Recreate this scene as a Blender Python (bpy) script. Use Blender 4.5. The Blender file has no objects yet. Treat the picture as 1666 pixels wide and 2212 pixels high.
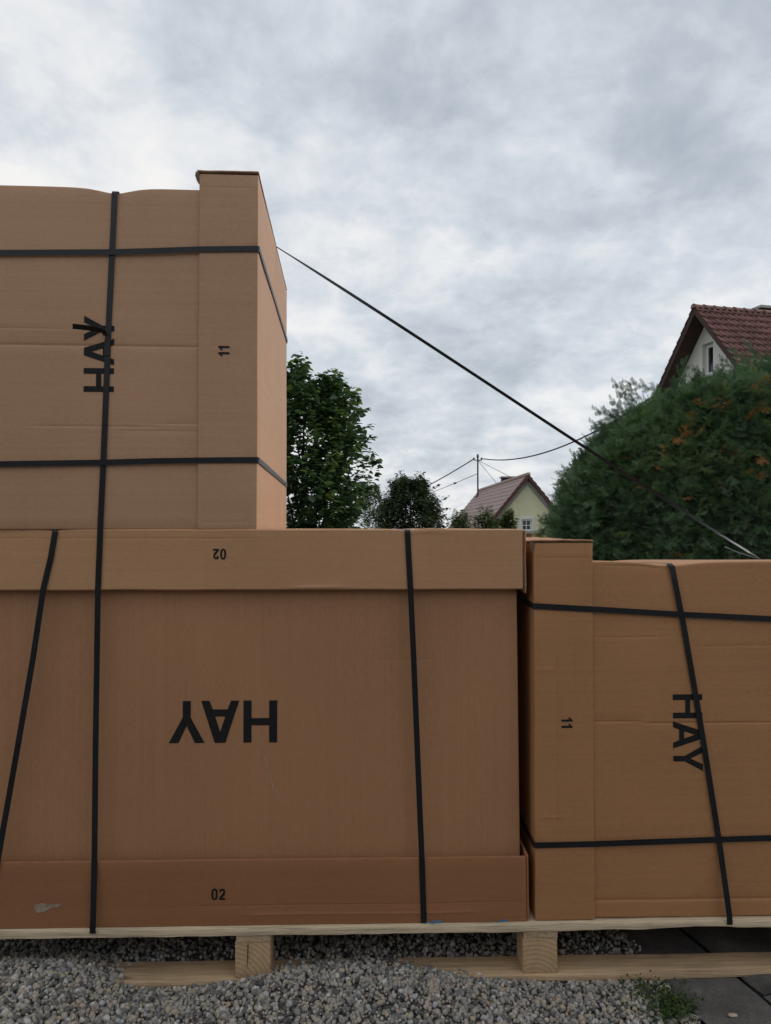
import bpy, math, random
import numpy as np
from mathutils import Vector, Matrix, noise as mnoise
from mathutils.geometry import tessellate_polygon

random.seed(7)
rng = np.random.default_rng(11)
SC = bpy.context.scene
COL = SC.collection
R = math.radians

# ------------------------------------------------------------------ camera
EYE = Vector((0.0, 0.0, 1.29))
FPX, CU, CV = 1597.0, 833.0, 1106.0          # focal length and centre of the 1666 x 2212 view
PITCH = math.atan(34.0 / FPX)
cam_d = bpy.data.cameras.new("camera")
cam_d.sensor_width = 36.0
cam_d.sensor_fit = 'AUTO'
cam_d.lens = 36.0 * FPX / 2212.0
cam_d.clip_start = 0.05
cam_d.clip_end = 6000.0
cam = bpy.data.objects.new("camera", cam_d)
COL.objects.link(cam)
cam.location = EYE
cam.rotation_euler = (math.pi / 2 + PITCH, 0, 0)
SC.camera = cam

# ------------------------------------------------------------------ sky, sun, exposure
SUN_DIR = Vector((0.84, 0.30, 0.46)).normalized()      # towards the veiled sun
SUN_EL = math.asin(SUN_DIR.z)
SUN_AZ = math.atan2(SUN_DIR.x, SUN_DIR.y)
world = bpy.data.worlds.new("World")
SC.world = world
world.use_nodes = True
wn, wl = world.node_tree.nodes, world.node_tree.links
wn.clear()


def nd(nodes, t, **kw):
    n = nodes.new(t)
    for k, v in kw.items():
        setattr(n, k, v)
    return n


def math_n(nodes, links, op, a, b=None, c=None):
    n = nodes.new('ShaderNodeMath')
    n.operation = op
    for i, s in enumerate((a, b, c)):
        if s is None:
            continue
        if isinstance(s, (int, float)):
            n.inputs[i].default_value = s
        else:
            links.new(s, n.inputs[i])
    return n.outputs[0]


def ramp_n(nodes, links, fac, stops, interp='LINEAR'):
    n = nodes.new('ShaderNodeValToRGB')
    n.color_ramp.interpolation = interp
    els = n.color_ramp.elements
    while len(els) > 1:
        els.remove(els[-1])
    for i, (p, c) in enumerate(stops):
        e = els[0] if i == 0 else els.new(p)
        e.position = p
        e.color = (*c, 1) if len(c) == 3 else c
    links.new(fac, n.inputs[0])
    return n.outputs[0]


def noise_n(nodes, links, vec, scale, detail=4, rough=0.55, dist=0.0, lac=2.0):
    n = nodes.new('ShaderNodeTexNoise')
    n.inputs['Scale'].default_value = scale
    n.inputs['Detail'].default_value = detail
    n.inputs['Roughness'].default_value = rough
    n.inputs['Lacunarity'].default_value = lac
    n.inputs['Distortion'].default_value = dist
    if vec is not None:
        links.new(vec, n.inputs['Vector'])
    return n.outputs['Fac']


def mix_col(nodes, links, fac, a, b, mode='MIX'):
    n = nodes.new('ShaderNodeMix')
    n.data_type = 'RGBA'
    n.blend_type = mode
    for sock, v in ((n.inputs[0], fac), (n.inputs[6], a), (n.inputs[7], b)):
        if isinstance(v, (int, float)):
            sock.default_value = v
        elif isinstance(v, tuple):
            sock.default_value = (*v, 1) if len(v) == 3 else v
        else:
            links.new(v, sock)
    return n.outputs[2]


def build_world():
    tc = nd(wn, 'ShaderNodeTexCoord')
    sep = nd(wn, 'ShaderNodeSeparateXYZ')
    wl.new(tc.outputs['Generated'], sep.inputs[0])
    zz = math_n(wn, wl, 'MAXIMUM', sep.outputs[2], 0.0)
    den = math_n(wn, wl, 'ADD', zz, 0.36)
    px = math_n(wn, wl, 'DIVIDE', sep.outputs[0], den)
    py = math_n(wn, wl, 'DIVIDE', sep.outputs[1], den)
    comb = nd(wn, 'ShaderNodeCombineXYZ')
    wl.new(px, comb.inputs[0])
    wl.new(py, comb.inputs[1])
    comb.inputs[2].default_value = 27.7
    # cloud deck seen from below: broad banks, puffs and fine wisps
    big = noise_n(wn, wl, comb.outputs[0], 1.15, 2, 0.45, 0.1)
    puff = noise_n(wn, wl, comb.outputs[0], 5.6, 6, 0.56, 0.25)
    wisp = noise_n(wn, wl, comb.outputs[0], 15.0, 5, 0.6, 0.5)
    a = math_n(wn, wl, 'MULTIPLY', big, 0.52)
    b = math_n(wn, wl, 'MULTIPLY_ADD', puff, 0.36, a)
    c = math_n(wn, wl, 'MULTIPLY_ADD', wisp, 0.12, b)
    cloud = ramp_n(wn, wl, c, [(0.36, (0.32, 0.36, 0.405)), (0.44, (0.41, 0.45, 0.497)),
                               (0.505, (0.515, 0.555, 0.60)), (0.56, (0.645, 0.66, 0.68)),
                               (0.625, (0.745, 0.735, 0.72))], 'LINEAR')
    sky = nd(wn, 'ShaderNodeTexSky')
    sky.sky_type = 'NISHITA'
    sky.sun_disc = False
    sky.sun_elevation = SUN_EL
    sky.sun_rotation = SUN_AZ
    sky.air_density = 1.2
    sky.dust_density = 1.5
    skyc = mix_col(wn, wl, 1.0, sky.outputs[0], (0.10, 0.10, 0.10), 'MULTIPLY')
    cover = ramp_n(wn, wl, c, [(0.30, (0.75,) * 3), (0.42, (0.95,) * 3)])
    deck = mix_col(wn, wl, cover, skyc, cloud)
    deck10 = mix_col(wn, wl, 1.0, deck, (10.0, 10.0, 10.0), 'MULTIPLY')
    bg = nd(wn, 'ShaderNodeBackground')
    bg.inputs[1].default_value = 0.1
    wl.new(deck10, bg.inputs[0])
    out = nd(wn, 'ShaderNodeOutputWorld')
    wl.new(bg.outputs[0], out.inputs[0])


build_world()
sun_d = bpy.data.lights.new("sun", 'SUN')
sun_d.energy = 1.1
sun_d.angle = R(22)
sun_d.color = (1.0, 0.97, 0.93)
sun = bpy.data.objects.new("sun", sun_d)
COL.objects.link(sun)
sun.rotation_euler = (-SUN_DIR).to_track_quat('-Z', 'Y').to_euler()
sun.location = (8, 3, 12)
SC.view_settings.view_transform = 'Standard'
SC.view_settings.look = 'None'
SC.view_settings.exposure = 0.35
SC.view_settings.gamma = 1.0
SC.view_settings.use_curve_mapping = False


# ------------------------------------------------------------------ small library
def ray(u, v):
    a, b = (u - CU) / FPX, (CV - v) / FPX
    s, c = math.sin(PITCH), math.cos(PITCH)
    return Vector((a, c - b * s, s + b * c))


def at(u, v, Y):
    """point at distance Y in front of the camera"""
    d = ray(u, v)
    return EYE + d * (Y / d.y)


def on_plane(u, v, p, n):
    d = ray(u, v)
    return EYE + d * ((Vector(p) - EYE).dot(n) / d.dot(n))


class Frame:
    """upright local axes: x along a front, y into depth, turned by yaw about (0, y0)"""
    def __init__(self, y0, yaw):
        self.y0, self.yaw = y0, yaw
        self.ex = Vector((math.cos(yaw), math.sin(yaw), 0))
        self.ey = Vector((-math.sin(yaw), math.cos(yaw), 0))

    def w(self, x, y, z):
        return Vector((0, self.y0, 0)) + self.ex * x + self.ey * y + Vector((0, 0, z))

    def L(self, u, v, off=0.0):
        p = on_plane(u, v, self.w(0, off, 0), self.ey)
        q = p - Vector((0, self.y0, 0))
        return q.dot(self.ex), p.z


def tag(o, label=None, cat=None, group=None, kind=None):
    if label:
        o["label"] = label
    if cat:
        o["category"] = cat
    if group:
        o["group"] = group
    if kind:
        o["kind"] = kind
    return o


def empty(name, loc, rz=0.0):
    o = bpy.data.objects.new(name, None)
    o.empty_display_size = 0.1
    COL.objects.link(o)
    o.location = loc
    o.rotation_euler = (0, 0, rz)
    return o


def link(name, me, mat=None, parent=None, loc=None):
    o = bpy.data.objects.new(name, me)
    COL.objects.link(o)
    if mat and not me.materials:
        me.materials.append(mat)
    if parent:
        o.parent = parent
    if loc is not None:
        o.location = loc
    return o


def mesh(name, verts, faces, smooth=False):
    me = bpy.data.meshes.new(name)
    me.from_pydata([tuple(v) for v in verts], [], [tuple(f) for f in faces])
    if smooth:
        me.polygons.foreach_set('use_smooth', [True] * len(me.polygons))
    me.update()
    return me


def mesh_np(name, V, F, smooth=False, tint=None):
    """V (n,3), F (m,k) with constant k"""
    me = bpy.data.meshes.new(name)
    V = np.asarray(V, dtype=np.float32)
    F = np.asarray(F, dtype=np.int32)
    k = F.shape[1]
    me.vertices.add(len(V))
    me.vertices.foreach_set('co', V.ravel())
    me.loops.add(F.size)
    me.loops.foreach_set('vertex_index', F.ravel())
    me.polygons.add(len(F))
    me.polygons.foreach_set('loop_start', np.arange(0, F.size, k, dtype=np.int32))
    me.polygons.foreach_set('loop_total', np.full(len(F), k, dtype=np.int32))
    if smooth:
        me.polygons.foreach_set('use_smooth', np.ones(len(F), dtype=bool))
    if tint is not None:
        at_ = me.attributes.new('tint', 'FLOAT', 'POINT')
        at_.data.foreach_set('value', np.asarray(tint, dtype=np.float32))
    me.update(calc_edges=True)
    me.validate()
    return me


def scatter(tv, tf, Rm, T, S):
    """copies of a template: Rm (m,3,3), T (m,3), S (m,) or (m,3)"""
    m, n = len(T), len(tv)
    S = np.asarray(S)
    if S.ndim == 1:
        S = np.repeat(S[:, None], 3, 1)
    V = tv[None] * S[:, None, :]
    V = np.einsum('mij,mnj->mni', Rm, V) + T[:, None, :]
    F = tf[None] + (np.arange(m) * n)[:, None, None]
    return V.reshape(-1, 3), F.reshape(-1, tf.shape[1])


def basis(fwd, up):
    """rotation matrices whose Y axis is fwd and Z axis near up"""
    f = fwd / np.linalg.norm(fwd, axis=1, keepdims=True)
    x = np.cross(f, up)
    x /= np.linalg.norm(x, axis=1, keepdims=True) + 1e-9
    z = np.cross(x, f)
    return np.stack([x, f, z], axis=2)


def rand_dirs(n):
    v = rng.normal(size=(n, 3))
    return v / np.linalg.norm(v, axis=1, keepdims=True)


def box_vf(lo, hi):
    x0, y0, z0 = lo
    x1, y1, z1 = hi
    V = [(x0, y0, z0), (x1, y0, z0), (x1, y1, z0), (x0, y1, z0), (x0, y0, z1), (x1, y0, z1), (x1, y1, z1), (x0, y1, z1)]
    F = [(0, 3, 2, 1), (4, 5, 6, 7), (0, 1, 5, 4), (1, 2, 6, 5), (2, 3, 7, 6), (3, 0, 4, 7)]
    return V, F


def axis_list(lo, hi, r, step, extra=()):
    n = max(1, int(round((hi - lo - 2 * r) / step)))
    c = [lo, lo + 0.3 * r, lo + r] + [lo + r + (hi - lo - 2 * r) * i / n for i in range(1, n)] + [hi - r, hi - 0.3 * r, hi]
    c += [e for e in extra if lo + r < e < hi - r]
    c = sorted(c)
    out = [c[0]]
    for x in c[1:]:
        if x - out[-1] > 1e-4:
            out.append(x)
    return out


def shell(name, lo, hi, r=0.004, step=(0.04, 0.2, 0.04), ex=(), ez=(), disp=None, org=(0, 0, 0)):
    """closed rounded box with a grid on each face; disp(x,y,z) bends it"""
    A = [axis_list(lo[0], hi[0], r, step[0], ex), axis_list(lo[1], hi[1], r, step[1]), axis_list(lo[2], hi[2], r, step[2], ez)]
    idx, V, F = {}, [], []

    def vid(i, j, k):
        key = (i, j, k)
        if key in idx:
            return idx[key]
        p = [A[0][i], A[1][j], A[2][k]]
        q = [min(max(p[a], lo[a] + r), hi[a] - r) for a in range(3)]
        d = Vector([p[a] - q[a] for a in range(3)])
        if d.length > 1e-9:
            d.normalize()
        p = Vector(q) + d * r
        if disp:
            p = disp(p.x, p.y, p.z)
        idx[key] = len(V)
        V.append((p[0] - org[0], p[1] - org[1], p[2] - org[2]))
        return idx[key]
    nx, ny, nz = (len(a) - 1 for a in A)
    for i in range(nx):
        for k in range(nz):
            F.append((vid(i, 0, k), vid(i + 1, 0, k), vid(i + 1, 0, k + 1), vid(i, 0, k + 1)))
            F.append((vid(i, ny, k), vid(i, ny, k + 1), vid(i + 1, ny, k + 1), vid(i + 1, ny, k)))
    for j in range(ny):
        for k in range(nz):
            F.append((vid(0, j, k), vid(0, j, k + 1), vid(0, j + 1, k + 1), vid(0, j + 1, k)))
            F.append((vid(nx, j, k), vid(nx, j + 1, k), vid(nx, j + 1, k + 1), vid(nx, j, k + 1)))
    for i in range(nx):
        for j in range(ny):
            F.append((vid(i, j, 0), vid(i, j + 1, 0), vid(i + 1, j + 1, 0), vid(i + 1, j, 0)))
            F.append((vid(i, j, nz), vid(i + 1, j, nz), vid(i + 1, j + 1, nz), vid(i, j + 1, nz)))
    return mesh(name, V, F, smooth=True)


def ribbon_mesh(name, pts, nrm, width, thick, org):
    V, F = [], []
    n = len(pts)
    widths = width if isinstance(width, (list, tuple)) else [width] * n
    for i in range(n):
        t = (pts[min(i + 1, n - 1)] - pts[max(i - 1, 0)]).normalized()
        b = t.cross(nrm[i]).normalized()
        nn = b.cross(t).normalized()
        h = widths[i] / 2
        for sb, sn in ((-1, 0), (1, 0), (1, 1), (-1, 1)):
            V.append(pts[i] + b * h * sb + nn * thick * sn - org)
    for i in range(n - 1):
        for a in range(4):
            b_ = (a + 1) % 4
            F.append((i * 4 + a, i * 4 + b_, i * 4 + 4 + b_, i * 4 + 4 + a))
    F.append((3, 2, 1, 0))
    F.append(tuple((n - 1) * 4 + a for a in range(4)))
    return mesh(name, V, F)


def tube_vf(pts, rad, sides=8):
    V, F = [], []
    n = len(pts)
    rads = rad if isinstance(rad, (list, tuple)) else [rad] * n
    ref = Vector((0.13, 0.27, 0.95))
    for i in range(n):
        t = (pts[min(i + 1, n - 1)] - pts[max(i - 1, 0)]).normalized()
        if abs(t.dot(ref)) > 0.97:
            ref = Vector((1, 0.1, 0))
        x = t.cross(ref).normalized()
        y = t.cross(x)
        for k in range(sides):
            a = 2 * math.pi * k / sides
            V.append(pts[i] + (x * math.cos(a) + y * math.sin(a)) * rads[i])
    for i in range(n - 1):
        for k in range(sides):
            k2 = (k + 1) % sides
            F.append((i * sides + k, i * sides + k2, (i + 1) * sides + k2, (i + 1) * sides + k))
    F.append(tuple(range(sides - 1, -1, -1)))
    F.append(tuple((n - 1) * sides + k for k in range(sides)))
    return V, F


# ------------------------------------------------------------------ materials
def new_mat(name):
    m = bpy.data.materials.new(name)
    m.use_nodes = True
    n, l = m.node_tree.nodes, m.node_tree.links
    b = n['Principled BSDF']
    return m, n, l, b


def obj_coords(n, l, scale=(1, 1, 1), rot=(0, 0, 0), kind='Object'):
    tc = nd(n, 'ShaderNodeTexCoord')
    mp = nd(n, 'ShaderNodeMapping')
    mp.inputs['Scale'].default_value = scale
    mp.inputs['Rotation'].default_value = rot
    l.new(tc.outputs[kind], mp.inputs[0])
    return mp.outputs[0]


def bump(n, l, b, h, strength, dist):
    bp = nd(n, 'ShaderNodeBump')
    bp.inputs['Strength'].default_value = strength
    bp.inputs['Distance'].default_value = dist
    l.new(h, bp.inputs['Height'])
    l.new(bp.outputs[0], b.inputs['Normal'])


def mat_cardboard(name, flute='H', base=(0.36, 0.215, 0.128)):
    m, n, l, b = new_mat(name)
    co = obj_coords(n, l)
    s = (1.2, 1.2, 130) if flute == 'H' else (130, 130, 1.2)
    streak = noise_n(n, l, obj_coords(n, l, s), 1.0, 3, 0.6)
    blot = noise_n(n, l, co, 2.3, 5, 0.55, 0.4)
    fib = noise_n(n, l, obj_coords(n, l, (260, 260, 260)), 1.0, 2, 0.6)
    speck = noise_n(n, l, obj_coords(n, l, (420, 420, 420)), 1.0, 1, 0.5)
    mot = noise_n(n, l, obj_coords(n, l, (70, 70, 150) if flute == 'H' else (150, 150, 70)), 1.0, 4, 0.7)
    f = math_n(n, l, 'MULTIPLY', streak, 0.20)
    f = math_n(n, l, 'MULTIPLY_ADD', blot, 0.30, f)
    f = math_n(n, l, 'MULTIPLY_ADD', fib, 0.18, f)
    f = math_n(n, l, 'MULTIPLY_ADD', mot, 0.32, f)
    d = tuple(c * 0.90 for c in base)
    e = tuple(c * 1.10 for c in base)
    col = ramp_n(n, l, f, [(0.40, d), (0.60, e)])
    dark = ramp_n(n, l, speck, [(0.25, (0.66,) * 3), (0.32, (1.0,) * 3)])
    col = mix_col(n, l, 1.0, col, dark, 'MULTIPLY')
    l.new(col, b.inputs['Base Color'])
    b.inputs['Roughness'].default_value = 0.60
    b.inputs['Specular IOR Level'].default_value = 0.45
    # flutes of the corrugated board print faintly through the liner
    wv = nd(n, 'ShaderNodeTexWave')
    wv.wave_type = 'BANDS'
    wv.bands_direction = 'Z' if flute == 'H' else 'X'
    wv.inputs['Scale'].default_value = 38.0
    wv.inputs['Distortion'].default_value = 0.25
    l.new(co, wv.inputs['Vector'])
    h = math_n(n, l, 'MULTIPLY', wv.outputs['Fac'], 0.22)
    h = math_n(n, l, 'MULTIPLY_ADD', streak, 0.22, h)
    h = math_n(n, l, 'MULTIPLY_ADD', fib, 0.25, h)
    bump(n, l, b, h, 0.22, 0.0012)
    return m


def mat_plain(name, col, rough=0.6, spec=0.4, var=0.12, scale=20.0, bumpd=0.0):
    m, n, l, b = new_mat(name)
    f = noise_n(n, l, obj_coords(n, l), scale, 4, 0.6)
    c = ramp_n(n, l, f, [(0.3, tuple(x * (1 - var) for x in col)), (0.7, tuple(min(1, x * (1 + var)) for x in col))])
    l.new(c, b.inputs['Base Color'])
    b.inputs['Roughness'].default_value = rough
    b.inputs['Specular IOR Level'].default_value = spec
    if bumpd:
        bump(n, l, b, f, 0.6, bumpd)
    return m


def mat_wood(name, base=(0.50, 0.36, 0.22), axis='X'):
    m, n, l, b = new_mat(name)
    s = {'X': (2.6, 75, 75), 'Y': (75, 2.6, 75), 'Z': (75, 75, 2.6)}[axis]
    g = noise_n(n, l, obj_coords(n, l, s), 1.6, 6, 0.65, 0.6)
    g2 = noise_n(n, l, obj_coords(n, l, tuple(x * 2.5 for x in s)), 2.0, 3, 0.6)
    blot = noise_n(n, l, obj_coords(n, l), 5.0, 4, 0.6)
    f = math_n(n, l, 'MULTIPLY', g, 0.55)
    f = math_n(n, l, 'MULTIPLY_ADD', g2, 0.25, f)
    f = math_n(n, l, 'MULTIPLY_ADD', blot, 0.2, f)
    col = ramp_n(n, l, f, [(0.38, tuple(c * 0.50 for c in base)), (0.45, tuple(c * 0.80 for c in base)), (0.51, base), (0.60, tuple(min(1, c * 1.18) for c in base))])
    kn = nd(n, 'ShaderNodeTexVoronoi')
    kn.inputs['Scale'].default_value = 1.0
    l.new(obj_coords(n, l, {'X': (3.1, 11, 11), 'Y': (11, 3.1, 11), 'Z': (11, 11, 3.1)}[axis]), kn.inputs['Vector'])
    kf = ramp_n(n, l, kn.outputs['Distance'], [(0.06, (0.34, 0.22, 0.16)), (0.15, (1, 1, 1))])
    col = mix_col(n, l, 1.0, col, kf, 'MULTIPLY')
    l.new(col, b.inputs['Base Color'])
    b.inputs['Roughness'].default_value = 0.75
    bump(n, l, b, math_n(n, l, 'ADD', g, g2), 0.6, 0.003)
    return m


def mat_endgrain(name, base=(0.50, 0.34, 0.19)):
    m, n, l, b = new_mat(name)
    wv = nd(n, 'ShaderNodeTexWave')
    wv.wave_type = 'RINGS'
    wv.rings_direction = 'Y'
    wv.inputs['Scale'].default_value = 24.0
    wv.inputs['Distortion'].default_value = 2.6
    wv.inputs['Detail'].default_value = 4
    wv.inputs['Detail Scale'].default_value = 8.0
    tc = nd(n, 'ShaderNodeTexCoord')
    inf = nd(n, 'ShaderNodeObjectInfo')
    mp = nd(n, 'ShaderNodeVectorMath')
    mp.operation = 'MULTIPLY_ADD'
    mp.inputs[1].default_value = (1, 1, 1)
    off = nd(n, 'ShaderNodeCombineXYZ')
    l.new(math_n(n, l, 'MULTIPLY_ADD', inf.outputs['Random'], 0.10, -0.01), off.inputs[0])
    l.new(math_n(n, l, 'MULTIPLY_ADD', inf.outputs['Random'], -0.04, 0.10), off.inputs[2])
    l.new(tc.outputs['Object'], mp.inputs[0])
    l.new(off.outputs[0], mp.inputs[2])
    l.new(mp.outputs[0], wv.inputs['Vector'])
    saw = noise_n(n, l, obj_coords(n, l, (60, 60, 420), (0, 0.35, 0)), 1.0, 3, 0.6)
    blot = noise_n(n, l, obj_coords(n, l), 14.0, 4, 0.6)
    f = math_n(n, l, 'MULTIPLY', wv.outputs['Fac'], 0.20)
    f = math_n(n, l, 'MULTIPLY_ADD', saw, 0.42, f)
    f = math_n(n, l, 'MULTIPLY_ADD', blot, 0.38, f)
    col = ramp_n(n, l, f, [(0.25, tuple(c * 0.65 for c in base)), (0.5, base), (0.75, tuple(c * 1.35 for c in base))])
    l.new(col, b.inputs['Base Color'])
    b.inputs['Roughness'].default_value = 0.85
    bump(n, l, b, f, 0.5, 0.0015)
    return m


def mat_leaf(name, stops, trans=0.3, rough=0.45, spec=0.35):
    m, n, l, b = new_mat(name)
    a = nd(n, 'ShaderNodeAttribute')
    a.attribute_name = 'tint'
    col = ramp_n(n, l, a.outputs['Fac'], stops)
    l.new(col, b.inputs['Base Color'])
    b.inputs['Roughness'].default_value = rough
    b.inputs['Specular IOR Level'].default_value = spec
    if trans:
        t = nd(n, 'ShaderNodeBsdfTranslucent')
        warm = mix_col(n, l, 1.0, col, (1.15, 1.2, 0.8), 'MULTIPLY')
        l.new(warm, t.inputs[0])
        mx = nd(n, 'ShaderNodeMixShader')
        mx.inputs[0].default_value = trans
        l.new(b.outputs[0], mx.inputs[1])
        l.new(t.outputs[0], mx.inputs[2])
        l.new(mx.outputs[0], n['Material Output'].inputs[0])
    return m


def mat_strap():
    m, n, l, b = new_mat('strap_plastic')
    f = noise_n(n, l, obj_coords(n, l), 9.0, 3, 0.6)
    col = ramp_n(n, l, f, [(0.3, (0.007, 0.0075, 0.009)), (0.7, (0.014, 0.015, 0.018))])
    l.new(col, b.inputs['Base Color'])
    b.inputs['Roughness'].default_value = 0.40
    b.inputs['Specular IOR Level'].default_value = 0.42
    wv = noise_n(n, l, obj_coords(n, l, (700, 700, 700)), 1.0, 1, 0.5)
    bump(n, l, b, wv, 0.35, 0.0006)
    return m


def mat_stone():
    m, n, l, b = new_mat('gravel_stone')
    a = nd(n, 'ShaderNodeAttribute')
    a.attribute_name = 'tint'
    col = ramp_n(n, l, a.outputs['Fac'], [(0.0, (0.10, 0.098, 0.097)), (0.25, (0.235, 0.228, 0.216)), (0.5, (0.36, 0.338, 0.305)),
                                         (0.68, (0.42, 0.38, 0.32)), (0.82, (0.46, 0.38, 0.27)), (0.9, (0.42, 0.43, 0.44)),
                                         (0.96, (0.62, 0.60, 0.55)), (1.0, (0.42, 0.27, 0.17))])
    f = noise_n(n, l, obj_coords(n, l), 260.0, 3, 0.6)
    v = ramp_n(n, l, f, [(0.3, (0.75,) * 3), (0.7, (1.12,) * 3)])
    col = mix_col(n, l, 1.0, col, v, 'MULTIPLY')
    l.new(col, b.inputs['Base Color'])
    b.inputs['Roughness'].default_value = 0.8
    b.inputs['Specular IOR Level'].default_value = 0.3
    return m


def mat_ground():
    m, n, l, b = new_mat('gravel_ground')
    vo = nd(n, 'ShaderNodeTexVoronoi')
    vo.inputs['Scale'].default_value = 75.0
    l.new(obj_coords(n, l), vo.inputs['Vector'])
    sepc = nd(n, 'ShaderNodeSeparateColor')
    l.new(vo.outputs['Color'], sepc.inputs[0])
    near = ramp_n(n, l, sepc.outputs[0], [(0.0, (0.07, 0.07, 0.07)), (0.5, (0.16, 0.155, 0.15)), (0.85, (0.22, 0.2, 0.17)), (1.0, (0.34, 0.33, 0.31))])
    edge = ramp_n(n, l, vo.outputs['Distance'], [(0.25, (1.0,) * 3), (0.65, (0.35,) * 3)])
    near = mix_col(n, l, 1.0, near, edge, 'MULTIPLY')
    tc = nd(n, 'ShaderNodeTexCoord')
    sp = nd(n, 'ShaderNodeSeparateXYZ')
    l.new(tc.outputs['Object'], sp.inputs[0])
    far = ramp_n(n, l, math_n(n, l, 'DIVIDE', sp.outputs[1], 10.0), [(0.62, (0, 0, 0)), (0.7, (1, 1, 1))])
    gr = ramp_n(n, l, noise_n(n, l, obj_coords(n, l), 1.3, 6, 0.6), [(0.3, (0.035, 0.06, 0.02)), (0.7, (0.07, 0.10, 0.035))])
    l.new(mix_col(n, l, far, near, gr), b.inputs['Base Color'])
    b.inputs['Roughness'].default_value = 0.9
    bump(n, l, b, math_n(n, l, 'MULTIPLY', vo.outputs['Distance'], -1.0), 1.0, 0.01)
    return m


def mat_paving():
    m, n, l, b = new_mat('worn_concrete')
    co = obj_coords(n, l)
    f = noise_n(n, l, co, 7.0, 6, 0.65)
    g = noise_n(n, l, co, 240.0, 3, 0.7)
    t = math_n(n, l, 'MULTIPLY_ADD', g, 0.5, math_n(n, l, 'MULTIPLY', f, 0.5))
    col = ramp_n(n, l, t, [(0.36, (0.048, 0.045, 0.043)), (0.5, (0.092, 0.087, 0.082)), (0.62, (0.17, 0.162, 0.152))])
    l.new(col, b.inputs['Base Color'])
    b.inputs['Roughness'].default_value = 0.9
    bump(n, l, b, t, 0.8, 0.003)
    return m


def mat_tile(name, base, lich=0.5):
    m, n, l, b = new_mat(name)
    inf = nd(n, 'ShaderNodeObjectInfo')
    co = obj_coords(n, l, kind='Object')
    wob = noise_n(n, l, co, 9.0, 5, 0.65)
    t = math_n(n, l, 'MULTIPLY_ADD', wob, 0.6, math_n(n, l, 'MULTIPLY', inf.outputs['Random'], 0.4))
    col = ramp_n(n, l, t, [(0.25, tuple(c * 0.45 for c in base)), (0.42, tuple(c * 0.85 for c in base)), (0.6, base), (0.8, tuple(c * 1.25 for c in base))])
    l.new(col, b.inputs['Base Color'])
    b.inputs['Roughness'].default_value = 0.75
    bump(n, l, b, wob, 0.3, 0.004)
    return m


def mat_plaster(name, base, streak=0.25):
    m, n, l, b = new_mat(name)
    s = noise_n(n, l, obj_coords(n, l, (3, 3, 0.5)), 1.0, 6, 0.65)
    g = noise_n(n, l, obj_coords(n, l), 28.0, 4, 0.7)
    col = ramp_n(n, l, s, [(0.3, tuple(c * (1 - streak) for c in base)), (0.55, base), (0.75, tuple(min(0.85, c * 1.05) for c in base))])
    l.new(col, b.inputs['Base Color'])
    b.inputs['Roughness'].default_value = 0.9
    bump(n, l, b, g, 0.5, 0.012)
    return m


def mat_glass(name):
    m, n, l, b = new_mat(name)
    b.inputs['Base Color'].default_value = (0.015, 0.018, 0.022, 1)
    b.inputs['Roughness'].default_value = 0.08
    b.inputs['Specular IOR Level'].default_value = 0.6
    return m


M_UP = mat_cardboard('cardboard_pale', 'H', (0.47, 0.270, 0.155))
M_LOW = mat_cardboard('cardboard_brown', 'V', (0.41, 0.205, 0.100))
M_LID = mat_cardboard('cardboard_lid', 'H', (0.50, 0.272, 0.137))
M_TRAY = mat_cardboard('cardboard_tray', 'H', (0.315, 0.138, 0.062))
M_RIGHT = mat_cardboard('cardboard_right', 'H', (0.42, 0.205, 0.088))
M_EDGE = mat_plain('cardboard_cut_edge', (0.20, 0.14, 0.10), 0.9, 0.1, 0.35, 90)
M_INK = mat_plain('black_print', (0.013, 0.013, 0.014), 0.65, 0.25, 0.45, 140)
M_STRAP = mat_strap()
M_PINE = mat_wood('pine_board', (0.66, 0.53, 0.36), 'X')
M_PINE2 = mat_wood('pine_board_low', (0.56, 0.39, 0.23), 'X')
M_PINEY = mat_wood('pine_stringer', (0.60, 0.45, 0.28), 'Y')
M_END = mat_endgrain('end_grain')
M_STONE = mat_stone()
M_GROUND = mat_ground()
M_PAVE = mat_paving()
M_TORN = mat_plain('torn_paper', (0.34, 0.265, 0.20), 0.95, 0.1, 0.3, 60)
M_SCUFF = mat_plain('scuffed_liner', (0.44, 0.28, 0.175), 0.8, 0.2, 0.15, 80)
M_BARK0 = mat_plain('dark_crack', (0.03, 0.02, 0.013), 0.95, 0.05)
M_BLUE = mat_plain('blue_paint', (0.10, 0.22, 0.36), 0.8, 0.2, 0.5, 90)

# ------------------------------------------------------------------ ground
FL = Frame(2.150, R(1.5))       # lower boxes and pallet
FU = Frame(2.166, R(3.2))       # upper box


def smooth01(a, b, x):
    t = min(1.0, max(0.0, (x - a) / (b - a)))
    return t * t * (3 - 2 * t)


def ground_z(x, y):
    z = -0.020
    z -= 3.0 * smooth01(6.0, 26.0, y)
    return z


def gauss(x, c, s):
    return math.exp(-0.5 * ((x - c) / s) ** 2)


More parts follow.
